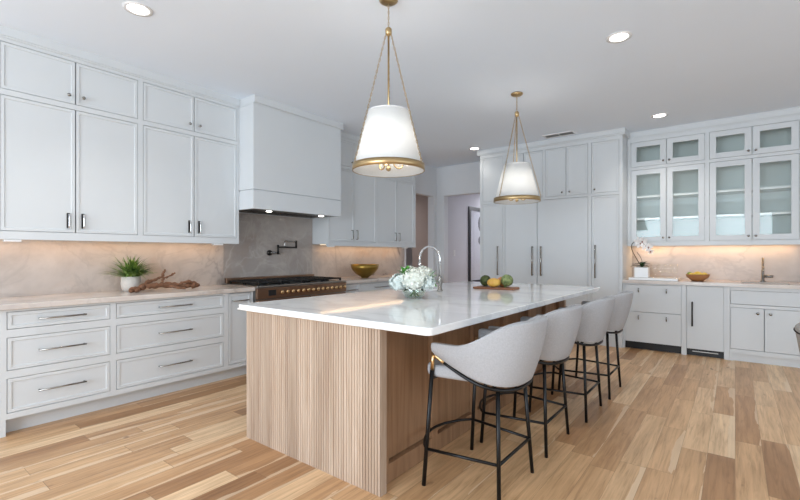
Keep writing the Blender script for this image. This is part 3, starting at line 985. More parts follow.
# ------------------------------------------------------------------ bar stools
def make_stool(label):
    st = thing('bar_stool', label, 'stool', (0, 0, 0), 'bar stools along the island')
    # seat cushion: D plan
    pl = []
    nn = 40
    for k in range(nn):
        a = 2 * math.pi * k / nn
        c_, s_ = math.cos(a), math.sin(a)
        e = 2 / 5
        ux = math.copysign(abs(c_) ** e, c_); vy = math.copysign(abs(s_) ** e, s_)
        pl.append((-0.02 + (0.225 if ux > 0 else 0.232) * ux, vy * (0.222 - 0.035 * ux)))
    m = MB()
    m.prism(pl, 0.588, 0.655)
    m.build('seat', 'fabric', st, bevel=0.022, bseg=4)
    # upholstered shell
    def plan(t, ru, rv, ufront):
        # t 0..1 from one tip around the back to the other
        Ls = -ufront; La = 1.42 * (ru + rv) / 2 * 1.1
        tot = 2 * Ls + 2 * La
        q = t * tot
        if q < Ls:
            return ufront + q, -rv
        if q > tot - Ls:
            return ufront + (tot - q), rv
        a = (q - Ls) / (2 * La) * math.pi
        ca = math.cos(a)
        return ru * math.sin(a) ** 0.74, -rv * math.copysign(abs(ca) ** 0.82, ca)
    def sm(x):
        x = max(0, min(1, x)); return x * x * (3 - 2 * x)
    zb = lambda u: 0.575 + 0.158 * max(0, (0.265 - u) / 0.435) ** 1.6
    N, K = 48, 7
    m = MB()
    grid = []
    for i in range(N + 1):
        t = i / N
        ub, vb = plan(t, 0.243, 0.242, -0.150)
        ut, vt = plan(t, 0.327, 0.270, -0.152)
        z0 = zb(ub) + 0.012
        z1 = 0.786 + 0.136 * sm((ut + 0.02) / 0.335)
        colv = []
        for k in range(K + 1):
            q = k / K
            bulge = 0.012 * math.sin(math.pi * q)
            L = math.hypot(ub, vb) or 1
            colv.append(m.bm.verts.new((ub + (ut - ub) * q + bulge * ub / L, vb + (vt - vb) * q + bulge * vb / L, z0 + (z1 - z0) * q)))
        grid.append(colv)
    for i in range(N):
        for k in range(K):
            m.bm.faces.new((grid[i][k], grid[i + 1][k], grid[i + 1][k + 1], grid[i][k + 1]))
    sh = m.build('backrest', 'fabric', st, smooth=True, solid=0.042)
    md = sh.modifiers.new('bevel', 'BEVEL'); md.width = 0.016; md.segments = 3; md.limit_method = 'ANGLE'; md.angle_limit = R(50)
    # black rail under the shell, double at the arms, brass at its tips
    rail = []
    for i in range(N + 1):
        ub, vb = plan(i / N, 0.252, 0.252, -0.165)
        rail.append(Vector((ub, vb, zb(ub) - 0.010)))
    MB().tube(rail[3:-3], 0.0095, 8).build('back_rail', 'black', st, smooth=True)
    for sgn, seg in ((-1, rail[:4]), (1, rail[-4:])):
        MB().tube(seg, 0.0105, 8).build('rail_tip', 'gold', st, smooth=True)
    FT = {}
    for sy in (-1, 1):
        top = Vector((-0.165, sy * 0.250, 0.730)); foot = Vector((-0.213, sy * 0.272, 0))
        mid = foot.lerp(top, 0.865)
        lg = MB().tube([foot, mid], 0.0115, 10).build('leg', 'black', st, smooth=True)
        MB().tube([mid, top], 0.0105, 10).build('brass_sleeve', 'gold', lg, smooth=True)
        FT[('f', sy)] = foot.lerp(top, 0.2 / 0.73)
        top = Vector((0.175, sy * 0.172, zb(0.175) - 0.01)); foot = Vector((0.205, sy * 0.222, 0))
        MB().tube([foot, top], [0.0105, 0.0115], 10).build('leg', 'black', st, smooth=True)
        FT[('b', sy)] = foot.lerp(top, 0.2 / 0.575)
    # cross bar under the seat carrying it on the front legs
    z = 0.585
    MB().tube([(-0.174, -0.256, z), (-0.174, 0.256, z)], 0.008, 8).build('seat_bar', 'black', st, smooth=True)
    MB().tube([(0.16, -0.19, z), (0.16, 0.19, z)], 0.008, 8).build('seat_bar', 'black', st, smooth=True)
    f0, f1 = FT[('f', -1)], FT[('f', 1)]
    arc = [f0]
    for k in range(1, 16):
        q = k / 16
        p = f0.lerp(f1, q); p.x -= 0.125 * math.sin(math.pi * q) ** 0.8
        arc.append(p)
    arc.append(f1)
    MB().tube(arc, 0.0085, 8).build('footrest', 'black', st, smooth=True)
    for sy in (-1, 1):
        MB().tube([FT[('f', sy)], FT[('b', sy)]], 0.0085, 8).build('side_rung', 'black', st, smooth=True)
    MB().tube([FT[('b', -1)], FT[('b', 1)]], 0.0085, 8).build('rear_rung', 'black', st, smooth=True)
    return st


stool = make_stool('pale grey curved-back bar stool nearest the camera, beside the fluted island end')
spots = [(-1.13, 2.222), (-1.13, 2.90), (-1.085, 3.64), (-1.065, 4.305)]
labs = ['pale grey curved-back bar stool second from the camera along the island', 'pale grey curved-back bar stool third from the camera along the island', 'pale grey curved-back bar stool at far end of island, nearest the bar cabinets']
for p, lb in zip(spots[1:], labs):
    copy_tree(stool, (*p, 0), lb)
stool.location = (*spots[0], 0)

# ------------------------------------------------------------------ pendants
def make_pendant(label):
    p = thing('pendant_lamp', label, 'lamp', (0, 0, 0), 'pendant lamps over the island')
    C0 = CEIL
    z = lambda h: h - C0
    rt, rb = 0.133, 0.232
    zt, zbm = z(2.198), z(1.808)
    MB().lathe([(0.062, 0.0), (0.062, -0.012), (0.045, -0.024), (0.012, -0.03), (0, -0.03)], (0, 0, 0), 24).build('canopy', 'brass', p, smooth=True)
    def chain(a, b, n, name):
        a, b = Vector(a), Vector(b)
        d = (b - a); L = d.length; d.normalize()
        s1 = d.orthogonal().normalized(); s2 = d.cross(s1)
        m = MB()
        step = L / n
        for i in range(n):
            c = a + d * (i + 0.5) * step
            sd = s1 if i % 2 else s2
            pts = [c + d * (step * 0.68 * math.cos(q)) + sd * (0.0048 * math.sin(q)) for q in (2 * math.pi * k / 8 for k in range(8))]
            m.tube(pts, 0.0017, 4, closed=True)
        return m.build(name, 'brass', p, smooth=True)
    chain((0, 0, -0.025), (0, 0, z(2.755)), 9, 'top_chain')
    MB().lathe([(0, z(2.76)), (0.012, z(2.757)), (0.022, z(2.745)), (0.022, z(2.715)), (0.010, z(2.70)), (0, z(2.698))], (0, 0, 0), 16).build('hub', 'brass', p, smooth=True)
    MB().tube([(0, 0, z(2.70)), (0, 0, z(1.99))], 0.0065, 8).build('rod', 'brass', p, smooth=True)
    n = 48
    m = MB()
    a0 = [m.bm.verts.new((rt * math.cos(t), rt * math.sin(t), zt)) for t in (2 * math.pi * k / n for k in range(n))]
    a1 = [m.bm.verts.new((rb * math.cos(t), rb * math.sin(t), zbm + 0.002)) for t in (2 * math.pi * k / n for k in range(n))]
    m.bridge(a0, a1)
    m.build('lamp_shade', 'shade', p, smooth=True, solid=0.003)
    MB().lathe([(rb + 0.002, zbm - 0.001), (rb + 0.008, zbm), (rb + 0.006, zbm + 0.042), (rb - 0.0035, zbm + 0.042)], (0, 0, 0), 48, closed=True).build('bottom_ring', 'brass', p, smooth=True)
    MB().lathe([(rt + 0.003, zt - 0.006), (rt + 0.003, zt + 0.002), (rt - 0.003, zt + 0.002), (rt - 0.003, zt - 0.006)], (0, 0, 0), 48, closed=True).build('top_rim', 'white', p, smooth=True)
    for k in range(3):
        a = R(7.7 + 120 * k)
        chain((0.018 * math.cos(a), 0.018 * math.sin(a), z(2.715)), ((rb + 0.013) * math.cos(a), (rb + 0.010) * math.sin(a), zbm + 0.04), 44, 'chain')
        MB().tube([(rt * math.cos(a), rt * math.sin(a), zt - 0.003), (0, 0, zt - 0.003)], 0.003, 6).build('spider_arm', 'brass', p, smooth=True)
        b = a + R(40)
        ca = MB().tube(curve([(0, 0, z(1.955)), (0.04 * math.cos(b), 0.04 * math.sin(b), z(1.845)), (0.085 * math.cos(b), 0.085 * math.sin(b), z(1.832)), (0.10 * math.cos(b), 0.10 * math.sin(b), z(1.87))], 5), 0.005, 8).build('candle_arm', 'brass', p, smooth=True)
        c = (0.10 * math.cos(b), 0.10 * math.sin(b))
        MB().lathe([(0.011, 0), (0.011, 0.05), (0, 0.05)], (*c, z(1.87)), 12).build('candle_sleeve', 'white', ca)
        MB().lathe([(0, 0), (0.012, 0.008), (0.017, 0.028), (0.011, 0.05), (0, 0.068)], (*c, z(1.92)), 12).build('bulb', 'bulb', ca, smooth=True)
    MB().lathe([(0, -0.02), (0.014, -0.012), (0.018, 0), (0.01, 0.012), (0, 0.014)], (0, 0, z(1.825)), 12).build('finial', 'brass', p, smooth=True)
    MB().tube([(0, 0, z(2.0)), (0, 0, z(1.83))], 0.006, 8).build('lower_stem', 'brass', p, smooth=True)
    return p


pend = make_pendant('near cone pendant lamp, white shade with brass ring, above the hydrangeas')
copy_tree(pend, (-1.813, 4.353, CEIL), 'far cone pendant lamp, smaller in view, in front of the tall white pantry')
pend.location = (-1.813, 2.222, CEIL)
for k, y in enumerate((2.222, 4.353)):
    l = bpy.data.lights.new('pendant_bulbs', 'POINT')
    l.energy, l.color, l.shadow_soft_size = 4.5, (1.0, 0.93, 0.85), 0.09
    o = bpy.data.objects.new('pendant_bulbs', l)
    o.location = (-1.813, y, 2.0)
    COL.objects.link(o)

# ------------------------------------------------------------------ ceiling fittings
def downlight(x, y, label, power=28):
    p = thing('downlight', label, 'light', (x, y, CEIL), 'recessed ceiling downlights')
    MB().lathe([(0.092, 0.0), (0.092, -0.004), (0.070, -0.006), (0.062, 0.0)], (x, y, CEIL - 0.0002), 28, closed=True).build('trim_ring', 'white', p, smooth=True)
    MB().lathe([(0.0, -0.0025), (0.061, -0.0025), (0.061, -0.0006), (0, -0.0006)], (x, y, CEIL), 24).build('lens', 'can', p)
    l = bpy.data.lights.new('downlight_beam', 'SPOT')
    l.energy, l.color, l.spot_size, l.spot_blend, l.shadow_soft_size = power, (1.0, 0.94, 0.87), R(120), 0.7, 0.06
    o = bpy.data.objects.new('downlight_beam', l)
    o.location = (x, y, CEIL - 0.02)
    COL.objects.link(o)


downlight(-3.249, 1.257, 'recessed downlight at upper left, above the left wall cabinets')
downlight(-0.713, 3.703, 'recessed downlight at upper right, nearest the camera on that side')
downlight(-0.725, 6.10, 'recessed downlight just in front of the glass bar cabinets')
downlight(-3.292, 6.206, 'recessed downlight by the left end of the pantry, near hall opening', 5)
vt = thing('ceiling_vent', 'white rectangular air vent in the ceiling in front of the pantry', 'vent', (-1.96, 6.21, CEIL))
MB().plate(XY, -2.175, -1.745, 6.12, 6.29, CEIL - 0.008, CEIL - 0.0005, [(-2.15, -1.965, 6.145, 6.265), (-1.955, -1.77, 6.145, 6.265)]).build('frame', 'white', vt)
MB().box((-2.155, 6.14, CEIL - 0.002), (-1.765, 6.27, CEIL - 0.0005)).build('backing', 'darkmetal', vt)
for k in range(9):
    y = 6.152 + k * 0.0133
    for a, b in ((-2.15, -1.965), (-1.955, -1.77)):
        MB().box((a, y, CEIL - 0.0065), (b, y + 0.004, CEIL - 0.0025)).build('slat', 'steel', vt)

# ------------------------------------------------------------------ flowers on the island
vx, vy = -1.998, 2.765
vase = thing('glass_vase', 'low clear glass bowl vase holding white hydrangeas on the island', 'vase', (vx, vy, 0.914))
prof = [(0.0, 0.004), (0.055, 0.004), (0.075, 0.018), (0.092, 0.05), (0.088, 0.085), (0.074, 0.105)]
MB().lathe([(0.0, 0.0)] + [(r_ + 0.003, z_ - 0.003 if z_ < 0.02 else z_) for r_, z_ in prof[1:]] + [(0.076, 0.107)] + prof[::-1], (vx, vy, 0.9142), 32).build('bowl', 'glass', vase, smooth=True)
MB().lathe([(0, 0.006), (0.054, 0.006), (0.073, 0.02), (0.088, 0.05), (0.088, 0.062), (0, 0.062)], (vx, vy, 0.9142), 32).build('water', 'water', vase, smooth=True)


def bloom(c, r, mat, label):
    c = Vector(c)
    base = Vector((vx, vy, 0.985))
    root = thing('hydrangea', label, 'flower', (vx + (c.x - vx) * 0.3, vy + (c.y - vy) * 0.3, 0.925), 'hydrangea stems in the glass vase')
    m = MB()
    m.ellipsoid(c, r * 0.86, r * 0.86, r * 0.74, 14, 8)
    n = 110
    for i in range(n):
        zz = 1 - 2 * (i + 0.5) / n
        if zz < -0.75:
            continue
        a = i * 2.39996 + random.random() * 0.5
        q = math.sqrt(1 - zz * zz)
        nrm = Vector((q * math.cos(a), q * math.sin(a), zz))
        nrm = (nrm + Vector([random.uniform(-.25, .25) for _ in range(3)])).normalized()
        p = c + Vector((nrm.x * r, nrm.y * r, nrm.z * r * 0.88)) * random.uniform(0.90, 1.05)
        s1 = nrm.orthogonal().normalized(); s2 = nrm.cross(s1)
        ph = random.random() * 6
        sz = 0.019 * random.uniform(0.8, 1.2)
        ctr = m.bm.verts.new(p - nrm * 0.003)
        for k in range(4):
            th = ph + k * math.pi / 2
            e = lambda an, ln, h: m.bm.verts.new(p + (s1 * math.cos(an) + s2 * math.sin(an)) * ln + nrm * h)
            m.bm.faces.new((ctr, e(th - 0.62, sz * 0.72, 0.001), e(th, sz * 1.05, 0.004 + random.random() * 0.004), e(th + 0.62, sz * 0.72, 0.001)))
    m.build('bloom', mat, root)
    d = Vector((c.x - vx, c.y - vy, 0))
    MB().tube(curve([(vx - d.x * 0.35, vy - d.y * 0.35, 0.926), (vx + d.x * 0.25, vy + d.y * 0.25, 0.99), (c.x, c.y, c.z - r * 0.4)], 5), 0.004, 7).build('stem', 'stem', root, smooth=True)
    return root


def leaf_mesh(m, base, tip, width, curl=0.02, nseg=6):
    base, tip = Vector(base), Vector(tip)
    d = tip - base
    sd = d.cross(Vector((0, 0, 1)))
    if sd.length < 1e-5:
        sd = Vector((1, 0, 0))
    sd.normalize()
    up = sd.cross(d).normalized()
    prev = None
    for i in range(nseg + 1):
        t = i / nseg
        w = width * math.sin(math.pi * (0.08 + 0.92 * t) ** 0.8) * (1 if i < nseg else 0.05)
        c = base + d * t - up * (curl * (t * t)) + up * curl * 0.6 * math.sin(math.pi * t)
        row = (m.bm.verts.new(c - sd * w + up * w * 0.25), m.bm.verts.new(c), m.bm.verts.new(c + sd * w + up * w * 0.25))
        if prev:
            m.bm.faces.new((prev[0], prev[1], row[1], row[0])); m.bm.faces.new((prev[1], prev[2], row[2], row[1]))
        prev = row


cr = Vector((0.791, 0.611, 0)); cf = Vector((-0.611, 0.791, 0))     # right / away as seen from the doorway side
vb = Vector((vx, vy, 0))
def vpos(rr, ff, zz):
    q = vb + cr * rr + cf * ff
    return (q.x, q.y, zz)


b1 = bloom(vpos(0.0, -0.055, 1.06), 0.098, 'petal', 'large white hydrangea head at the front of the vase')
b2 = bloom(vpos(-0.115, -0.01, 1.035), 0.076, 'petal_b', 'pale blue hydrangea head at the left of the vase')
b3 = bloom(vpos(0.075, 0.03, 1.085), 0.085, 'petal', 'white hydrangea head high at the right of the vase')
b4 = bloom(vpos(-0.035, 0.06, 1.09), 0.078, 'petal', 'white hydrangea head at the back top of the vase')
b5 = bloom(vpos(0.10, -0.035, 1.035), 0.062, 'petal_b', 'small pale hydrangea head low at the right of the vase')
for rt_, lm, ((r0, f0, z0), tips) in ((b2, 'leaf', ((-0.05, 0.0, 1.05), [(-0.13, -0.03, 1.150), (-0.095, -0.05, 1.175), (-0.05, -0.04, 1.180), (-0.02, 0.0, 1.17)])),
                                      (b5, 'leaf', ((0.10, -0.02, 1.02), [(0.185, -0.03, 1.115), (0.195, -0.02, 1.06), (0.165, -0.02, 1.145), (0.18, -0.06, 1.02)])),
                                      (b1, 'dkleaf', ((0.0, -0.03, 0.975), [(-0.08, -0.08, 0.99), (0.07, -0.09, 0.99)]))):
    for tp in tips:
        m = MB()
        leaf_mesh(m, vpos(r0, f0, z0), vpos(*tp), 0.040)
        m.build('leaf', lm, rt_, smooth=True)

# ------------------------------------------------------------------ board with produce
bd = MB()
bd.box((-0.205, -0.105, 0), (0.205, 0.105, 0.02))
bdo = bd.build('cutting_board', 'board', bevel=0.006)
bdo.location = (-1.875, 3.985, 0.9145); bdo.rotation_euler = (0, 0, R(6))
tag(bdo, 'brown walnut cutting board with artichokes on far part of the island', 'board')
BZ = 0.9345


def artichoke(label, c, r, mat, tilt=(0.0, 0.0)):
    c = Vector(c)
    root = thing('artichoke', label, 'vegetable', (c.x, c.y, BZ), 'produce on the cutting board')
    rot = Matrix.Rotation(tilt[0], 3, 'X') @ Matrix.Rotation(tilt[1], 3, 'Y')
    m = MB()
    m.ellipsoid(c, r * 0.86, r * 0.86, r * 0.92, 14, 8, rot)
    for ly in range(7):
        zz = -0.75 + ly * 0.25
        q = math.sqrt(max(0.04, 1 - zz * zz))
        n = max(5, int(13 * q))
        for k in range(n):
            a = 2 * math.pi * (k + 0.5 * (ly % 2)) / n
            rad = Vector((math.cos(a), math.sin(a), 0)); tg = Vector((-math.sin(a), math.cos(a), 0))
            P = lambda zq, out, wid: c + rot @ (rad * r * 0.9 * math.sqrt(max(0.01, 1 - zq * zq)) * out + tg * wid + Vector((0, 0, zq * r)))
            w = r * 0.30 * (0.5 + 0.5 * q)
            top = min(0.99, zz + 0.42)
            v = [m.bm.verts.new(x) for x in (P(zz, 0.98, -w), P(zz, 1.0, w), P((zz + top) / 2, 1.07, w * 1.05), P(top, 1.10, 0), P((zz + top) / 2, 1.07, -w * 1.05))]
            m.bm.faces.new(v)
    m.build('head', mat, root)
    MB().tube([c + rot @ Vector((0, 0, -r * 0.8)), c + rot @ Vector((0, 0, -r * 1.35))], r * 0.22, 8).build('stem', 'stem', root, smooth=True)
    return root


def fruit(name, label, cat, c, rx, ry, rz, mat, rotz=0, tip=0.12, group=None, stem=True):
    """plump fruit with a nipple at one end, lying along its local x"""
    m = MB()
    rings = []
    n = 12
    for i in range(n + 1):
        t = math.pi * i / n
        rr = math.sin(t) ** 0.9
        rr = max(rr, 0.0)
        xx = -math.cos(t) * (1 + tip * (abs(math.cos(t)) ** 6))
        if 0 < i < n:
            rings.append(m.ring([(xx * rx, rr * ry * math.cos(a), rr * rz * math.sin(a)) for a in (2 * math.pi * k / 14 for k in range(14))]))
        else:
            rings.append([m.bm.verts.new((xx * rx, 0, 0))])
    for a, b in zip(rings, rings[1:]):
        if len(a) == 1:
            for k in range(14):
                m.bm.faces.new((a[0], b[k], b[(k + 1) % 14]))
        elif len(b) == 1:
            for k in range(14):
                m.bm.faces.new((a[k], a[(k + 1) % 14], b[0]))
        else:
            m.bridge(a, b)
    o = m.build(name, mat, smooth=True)
    o.location = c
    o.rotation_euler = (0, 0, rotz)
    tag(o, label, cat, group)
    if stem:
        MB_ = MB().tube([(-rx * 1.05, 0, 0), (-rx * 1.22, 0, 0.004)], 0.004, 6)
        s_ = MB_.bm
        me = bpy.data.meshes.new('stem'); s_.to_mesh(me); s_.free()
        me.materials.append(M['twig'])
        so = bpy.data.objects.new('stem', me); COL.objects.link(so); so.parent = o
    return o


artichoke('dark green artichoke at left of the cutting board', (-1.985, 3.975, BZ + 0.058), 0.056, 'artich_d', (1.75, 0.4))
artichoke('pale green artichoke at right of the cutting board', (-1.765, 3.995, BZ + 0.066), 0.060, 'artich', (0.25, 0.35))
fruit('mango', 'yellow mango at the front of the cutting board', 'fruit', (-1.875, 3.935, BZ + 0.045), 0.066, 0.047, 0.045, 'mango', R(35), 0.02, 'produce on the cutting board')
fruit('pear', 'russet pear between the mango and the pale artichoke', 'fruit', (-1.838, 4.045, BZ + 0.049), 0.062, 0.048, 0.049, 'pear', R(60), 0.1, 'produce on the cutting board')

# ------------------------------------------------------------------ range wall counter things
px_, py_ = -4.44, 1.66
pp = thing('potted_fern', 'small green fern in rough white pot on left counter', 'plant', (px_, py_, 0.914))
MB().lathe([(0.0, 0.0), (0.06, 0.0), (0.076, 0.025), (0.084, 0.075), (0.078, 0.135), (0.068, 0.138), (0.064, 0.115), (0, 0.11)], (px_, py_, 0.9142), 24).build('pot', 'plaster', pp, smooth=True)
m = MB()
for i in range(380):
    a = random.random() * 2 * math.pi
    sp = random.random() ** 0.6
    L = random.uniform(0.12, 0.25)
    el = R(random.uniform(16, 70)) if sp > 0.35 else R(random.uniform(50, 90))
    b = Vector((px_ + 0.045 * sp * math.cos(a), py_ + 0.045 * sp * math.sin(a), 1.03))
    d = Vector((math.cos(a) * math.cos(el), math.sin(a) * math.cos(el), math.sin(el))) * L
    if b.x + d.x < XW + 0.075:
        continue
    leaf_mesh(m, b, b + d, random.uniform(0.004, 0.009), random.uniform(0.01, 0.06), 5)
m.build('foliage', 'grass', pp, smooth=True)

dw = MB()
rnd = random.Random(5)
def gnarl(pts, rs):
    c = curve(pts, 5)
    n = len(c)
    rr = []
    for i in range(n):
        t = i / (n - 1) * (len(rs) - 1)
        k = min(int(t), len(rs) - 2)
        rr.append((rs[k] + (rs[k + 1] - rs[k]) * (t - k)) * rnd.uniform(0.66, 1.3))
    dw.tube([p + Vector((rnd.uniform(-.007, .007), rnd.uniform(-.006, .006), rnd.uniform(-.003, .007))) for p in c], rr, 8)
X0 = -4.25
Y0 = -0.10
gnarl([(X0 + 0.03, 1.66 + Y0, 0.936), (X0 + 0.02, 1.72 + Y0, 0.945), (X0, 1.80 + Y0, 0.965), (X0 + 0.01, 1.90 + Y0, 0.962), (X0 - 0.01, 2.02 + Y0, 0.968), (X0 + 0.01, 2.14 + Y0, 0.955), (X0, 2.24 + Y0, 0.945), (X0 - 0.01, 2.31 + Y0, 0.945)], [0.018, 0.022, 0.026, 0.028, 0.024, 0.020, 0.024, 0.013])
gnarl([(X0, 1.80 + Y0, 0.97), (X0 - 0.03, 1.84 + Y0, 1.00), (X0 - 0.03, 1.90 + Y0, 1.015), (X0 - 0.02, 1.96 + Y0, 1.045)], [0.016, 0.018, 0.013, 0.008])
gnarl([(X0, 1.94 + Y0, 0.97), (X0 - 0.02, 1.97 + Y0, 1.02), (X0 - 0.01, 1.965 + Y0, 1.07), (X0 - 0.02, 1.99 + Y0, 1.105)], [0.016, 0.012, 0.014, 0.009])
gnarl([(X0 - 0.02, 1.97 + Y0, 1.03), (X0 - 0.01, 2.03 + Y0, 1.05), (X0, 2.07 + Y0, 1.075)], [0.010, 0.008, 0.010])
gnarl([(X0, 2.1 + Y0, 0.965), (X0 + 0.02, 2.17 + Y0, 0.985), (X0, 2.24 + Y0, 0.975), (X0 + 0.02, 2.30 + Y0, 0.955)], [0.014, 0.016, 0.018, 0.010])
gnarl([(X0 + 0.01, 1.74 + Y0, 0.945), (X0 + 0.06, 1.72 + Y0, 0.935), (X0 + 0.09, 1.69 + Y0, 0.930)], [0.018, 0.017, 0.012])
gnarl([(X0 - 0.01, 2.00 + Y0, 0.965), (X0 + 0.05, 2.06 + Y0, 0.945), (X0 + 0.07, 2.13 + Y0, 0.928)], [0.014, 0.012, 0.010])
tag(dw.build('driftwood', 'drift', smooth=True), 'gnarled brown driftwood branch lying on counter beside the fern', 'driftwood')

bw = thing('brass_bowl', 'dull gold bowl on the counter right of the range', 'bowl', (-4.28, 4.70, 0.914))
MB().lathe([(0.0, 0.0), (0.055, 0.0), (0.06, 0.012), (0.14, 0.060), (0.195, 0.130), (0.212, 0.195), (0.205, 0.195), (0.187, 0.132), (0.13, 0.068), (0.05, 0.02), (0, 0.018)], (-4.28, 4.70, 0.9142), 40).build('bowl', 'olive', bw, smooth=True)
for k in range(3):
    a = R(40 + 120 * k)
    fr_ = MB()
    leaf_mesh(fr_, (-4.28, 4.70, 0.95), (-4.28 + 0.09 * math.cos(a), 4.70 + 0.09 * math.sin(a), 1.10), 0.05, 0.02)
    fr_.build('inner_petal', 'olive', bw, smooth=True, solid=0.004)

# ------------------------------------------------------------------ bar counter things
tr = MB().plate(XY, -1.135, -0.575, 6.50, 6.86, 0.9145, 0.945, [])
tag(tr.build('tray', 'white', bevel=0.005), 'white rectangular tray on the bar counter next to pantry', 'tray')
TZ = 0.9455
ox, oy = -0.995, 6.645
oc = thing('potted_orchid', 'white orchid in square white pot on the bar tray', 'plant', (ox, oy, TZ))
MB().box((ox - 0.083, oy - 0.083, TZ), (ox + 0.083, oy + 0.083, TZ + 0.135)).build('pot', 'white', oc, bevel=0.008)
MB().box((ox - 0.062, oy - 0.062, TZ + 0.133), (ox + 0.062, oy + 0.062, TZ + 0.142)).build('moss', 'dkleaf', oc)
for (dx, dy, dz, w) in ((-0.13, -0.02, 0.02, 0.025), (0.085, -0.04, 0.015, 0.025), (0.07, 0.05, 0.06, 0.025), (-0.06, -0.06, 0.06, 0.024), (0.05, -0.05, 0.08, 0.026), (-0.02, 0.06, 0.075, 0.026)):
    m = MB()
    leaf_mesh(m, (ox, oy, TZ + 0.135), (ox + dx, oy + dy, TZ + 0.15 + dz), w, 0.03)
    m.build('leaf', 'dkleaf', oc, smooth=True, solid=0.004)
arch = curve([(ox, oy, TZ + 0.13), (ox - 0.07, oy - 0.01, TZ + 0.26), (ox - 0.125, oy - 0.02, TZ + 0.39), (ox - 0.105, oy - 0.03, TZ + 0.465), (ox - 0.03, oy - 0.05, TZ + 0.485), (ox + 0.05, oy - 0.06, TZ + 0.43), (ox + 0.12, oy - 0.07, TZ + 0.345)], 8)
MB().tube(arch, 0.005, 6).build('flower_stem', 'twig', oc, smooth=True)
MB().tube(curve([(ox + 0.01, oy, TZ + 0.13), (ox - 0.01, oy, TZ + 0.25), (ox - 0.06, oy - 0.01, TZ + 0.34)], 5), 0.003, 6).build('flower_stem', 'twig', oc, smooth=True)
ta = Vector((0.3, -0.95, 0.0)).normalized()
for (q, dz, s) in ((0.64, 0.0, 0.066), (0.70, -0.025, 0.066), (0.75, 0.015, 0.066), (0.83, -0.012, 0.064), (0.91, 0.01, 0.058), (0.97, -0.01, 0.042)):
    p = arch[min(len(arch) - 1, int(q * len(arch)))] + Vector((0, -0.012, dz))
    nrm = (ta + Vector([random.uniform(-.35, .35) for _ in range(3)])).normalized()
    s1 = Vector((1, 0, 0)); s1 = (s1 - nrm * s1.dot(nrm)).normalized(); s2 = nrm.cross(s1)
    m = MB()
    for k in range(5):
        th = math.pi / 2 + k * 2 * math.pi / 5
        wid = 0.46 if k in (1, 4) else 0.34
        ctr = m.bm.verts.new(p)
        pts = []
        for j in range(7):
            u = -1 + j / 3
            rad = s * (1 - 0.42 * u * u)
            an = th + u * wid * 1.25
            pts.append(m.bm.verts.new(p + (s1 * math.cos(an) + s2 * math.sin(an)) * rad + nrm * (0.004 - 0.006 * u * u)))
        for j in range(6):
            m.bm.faces.new((ctr, pts[j], pts[j + 1]))
    fo = m.build('blossom', 'orchid', oc, smooth=True)
    MB().ellipsoid(p + nrm * 0.008, 0.010, 0.010, 0.012, 8, 6).build('lip', 'lip', fo, smooth=True)

# stemless glasses in a row on the tray
def make_goblet(label):
    gl = thing('wine_glass', label, 'glass', (0, 0, 0), 'wine glasses on the bar tray')
    MB().lathe([(0, 0), (0.036, 0), (0.036, 0.003), (0.006, 0.008), (0.0045, 0.04), (0.005, 0.063), (0, 0.064)], (0, 0, 0), 20).build('foot', 'glass', gl, smooth=True)
    MB().lathe([(0.0, 0.063), (0.02, 0.068), (0.038, 0.095), (0.040, 0.125), (0.034, 0.18), (0.032, 0.18), (0.038, 0.125), (0.036, 0.096), (0.018, 0.071), (0, 0.066)], (0, 0, 0), 24).build('bowl', 'glass', gl, smooth=True)
    return gl


gob = make_goblet('clear wine glass on bar tray, first beside the orchid pot')
gx = [(-0.855, 6.72), (-0.775, 6.72), (-0.70, 6.72), (-0.625, 6.72)]
gl_l = ['clear wine glass on bar tray, second from the orchid pot', 'clear wine glass on bar tray, third from the orchid pot', 'clear wine glass on bar tray, farthest from the orchid pot']
for (a, b), lb in zip(gx[1:], gl_l):
    copy_tree(gob, (a, b, TZ), lb)
gob.location = (*gx[0], TZ)

fx, fy = -0.375, 6.66
fb = MB().lathe([(0.0, 0.0), (0.06, 0.0), (0.07, 0.012), (0.118, 0.055), (0.13, 0.09), (0.124, 0.09), (0.110, 0.06), (0.06, 0.02), (0, 0.016)], (fx, fy, 0.9142), 36)
fbo = fb.build('fruit_bowl', 'bowlw', smooth=True)
tag(fbo, 'brown wooden bowl of lemons on the bar counter', 'bowl')
for (dx, dy, dz, rz, mt, nm, lb) in ((-0.05, -0.035, 0.078, 30, 'lemon', 'lemon', 'lemon at front left of the wooden bowl, beside the lime'), (0.035, -0.045, 0.078, -20, 'lemon', 'lemon', 'lemon at front right of the wooden bowl'), (0.07, 0.025, 0.082, 70, 'lemon', 'lemon', 'lemon at right back of the wooden bowl'),
                                     (0.0, 0.035, 0.092, 10, 'lemon', 'lemon', 'lemon at the back middle of the wooden bowl'), (-0.085, 0.015, 0.086, 80, 'lime', 'lime', 'green lime at left rim of the wooden bowl')):
    fruit(nm, lb, 'fruit', (fx + dx, fy + dy, 0.914 + dz), 0.043, 0.031, 0.031, mt, R(rz), 0.18, 'fruit in the wooden bowl', stem=False)

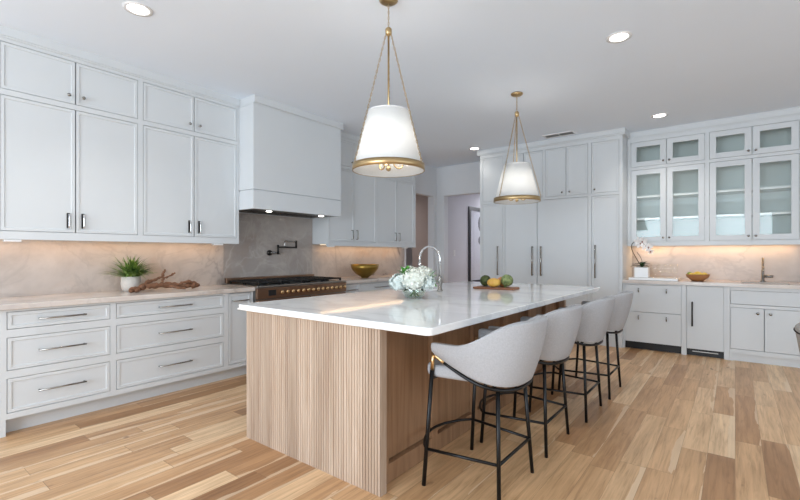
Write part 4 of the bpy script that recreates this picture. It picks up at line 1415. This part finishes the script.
# ------------------------------------------------------------------ dining chair at the right edge
ch = thing('dining_chair', 'taupe upholstered dining chair with nailhead trim, right picture edge', 'chair', (0.58, 3.22, 0))
m = MB()
grid = []
for i in range(17):
    t = -1 + i / 8
    y = 3.22 + 0.275 * math.sin(t * 1.35) / math.sin(1.35)
    col = []
    for k in range(9):
        q = k / 8
        x = 0.372 + 0.16 * (1 - math.cos(t * 1.1)) - 0.088 * q ** 1.2
        yy = 3.22 + (y - 3.22) * (0.86 + 0.14 * q)
        col.append(m.bm.verts.new((x, yy, 0.20 + 0.665 * q)))
    grid.append(col)
for i in range(16):
    for k in range(8):
        m.bm.faces.new((grid[i][k], grid[i + 1][k], grid[i + 1][k + 1], grid[i][k + 1]))
bk = m.build('backrest', 'linen', ch, smooth=True, solid=0.05)
md = bk.modifiers.new('bevel', 'BEVEL'); md.width = 0.016; md.segments = 3; md.limit_method = 'ANGLE'; md.angle_limit = R(50)
nl = MB()
for i in range(40):
    t = -1 + i / 19.5
    y = 3.22 + 0.275 * math.sin(t * 1.35) / math.sin(1.35)
    x = 0.375 + 0.16 * (1 - math.cos(t * 1.1)) - 0.088 - 0.026
    nl.ellipsoid((x, y, 0.838), 0.004, 0.005, 0.005, 6, 4)
nl.build('nailhead_trim', 'darkmetal', ch)
MB().box((0.36, 2.98, 0.40), (0.86, 3.46, 0.49)).build('seat', 'linen', ch, bevel=0.03, bseg=4)
for (x, y) in ((0.40, 3.02), (0.40, 3.42), (0.82, 3.02), (0.82, 3.42)):
    MB().tube([(x, y, 0.41), (x + (0.03 if x > 0.5 else -0.03), y, 0)], [0.022, 0.014], 10).build('leg', 'board', ch, smooth=True)

# ------------------------------------------------------------------ hall
pic = thing('framed_print', 'tall black framed print leaning on the hall wall beyond the opening', 'picture', (-4.45, 8.81, 1.47))
HL = frame_left(-4.499)
MB().plate(HL, 8.20, 9.42, 0.62, 2.275, 0, 0.03, [(8.27, 9.35, 0.69, 2.205)]).build('frame', 'blackpl', pic)
MB().fbox(HL, 8.265, 9.355, 0.0, 0.008, 0.685, 2.21).build('paper', 'artpaper', pic)
for (y, z, ry, rz) in ((8.80, 1.93, 0.17, 0.19), (8.76, 1.56, 0.12, 0.10)):
    m = MB()
    m.ellipsoid((-4.4895, y, z), 0.002, ry, rz, 20, 10)
    m.build('ink_shape', 'ink', pic, smooth=True)
MB().fbox(HL, 8.265, 9.355, 0.014, 0.016, 0.685, 2.21).build('glass_pane', 'mirror_glass', pic)
sw = thing('light_switch', 'small white light switch on the hall wall past the opening', 'switch', (-4.495, 7.62, 1.28))
MB().fbox(HL, 7.585, 7.655, 0, 0.006, 1.22, 1.34).build('plate', 'white', sw, bevel=0.002)
MB().fbox(HL, 7.612, 7.628, 0.005, 0.012, 1.265, 1.295).build('toggle', 'white', sw)

SC.cycles.max_bounces = 10
SC.cycles.diffuse_bounces = 5
SC.cycles.glossy_bounces = 4
SC.cycles.transparent_max_bounces = 16
SC.cycles.sample_clamp_indirect = 6
SC.cycles.caustics_reflective = False
SC.cycles.caustics_refractive = False
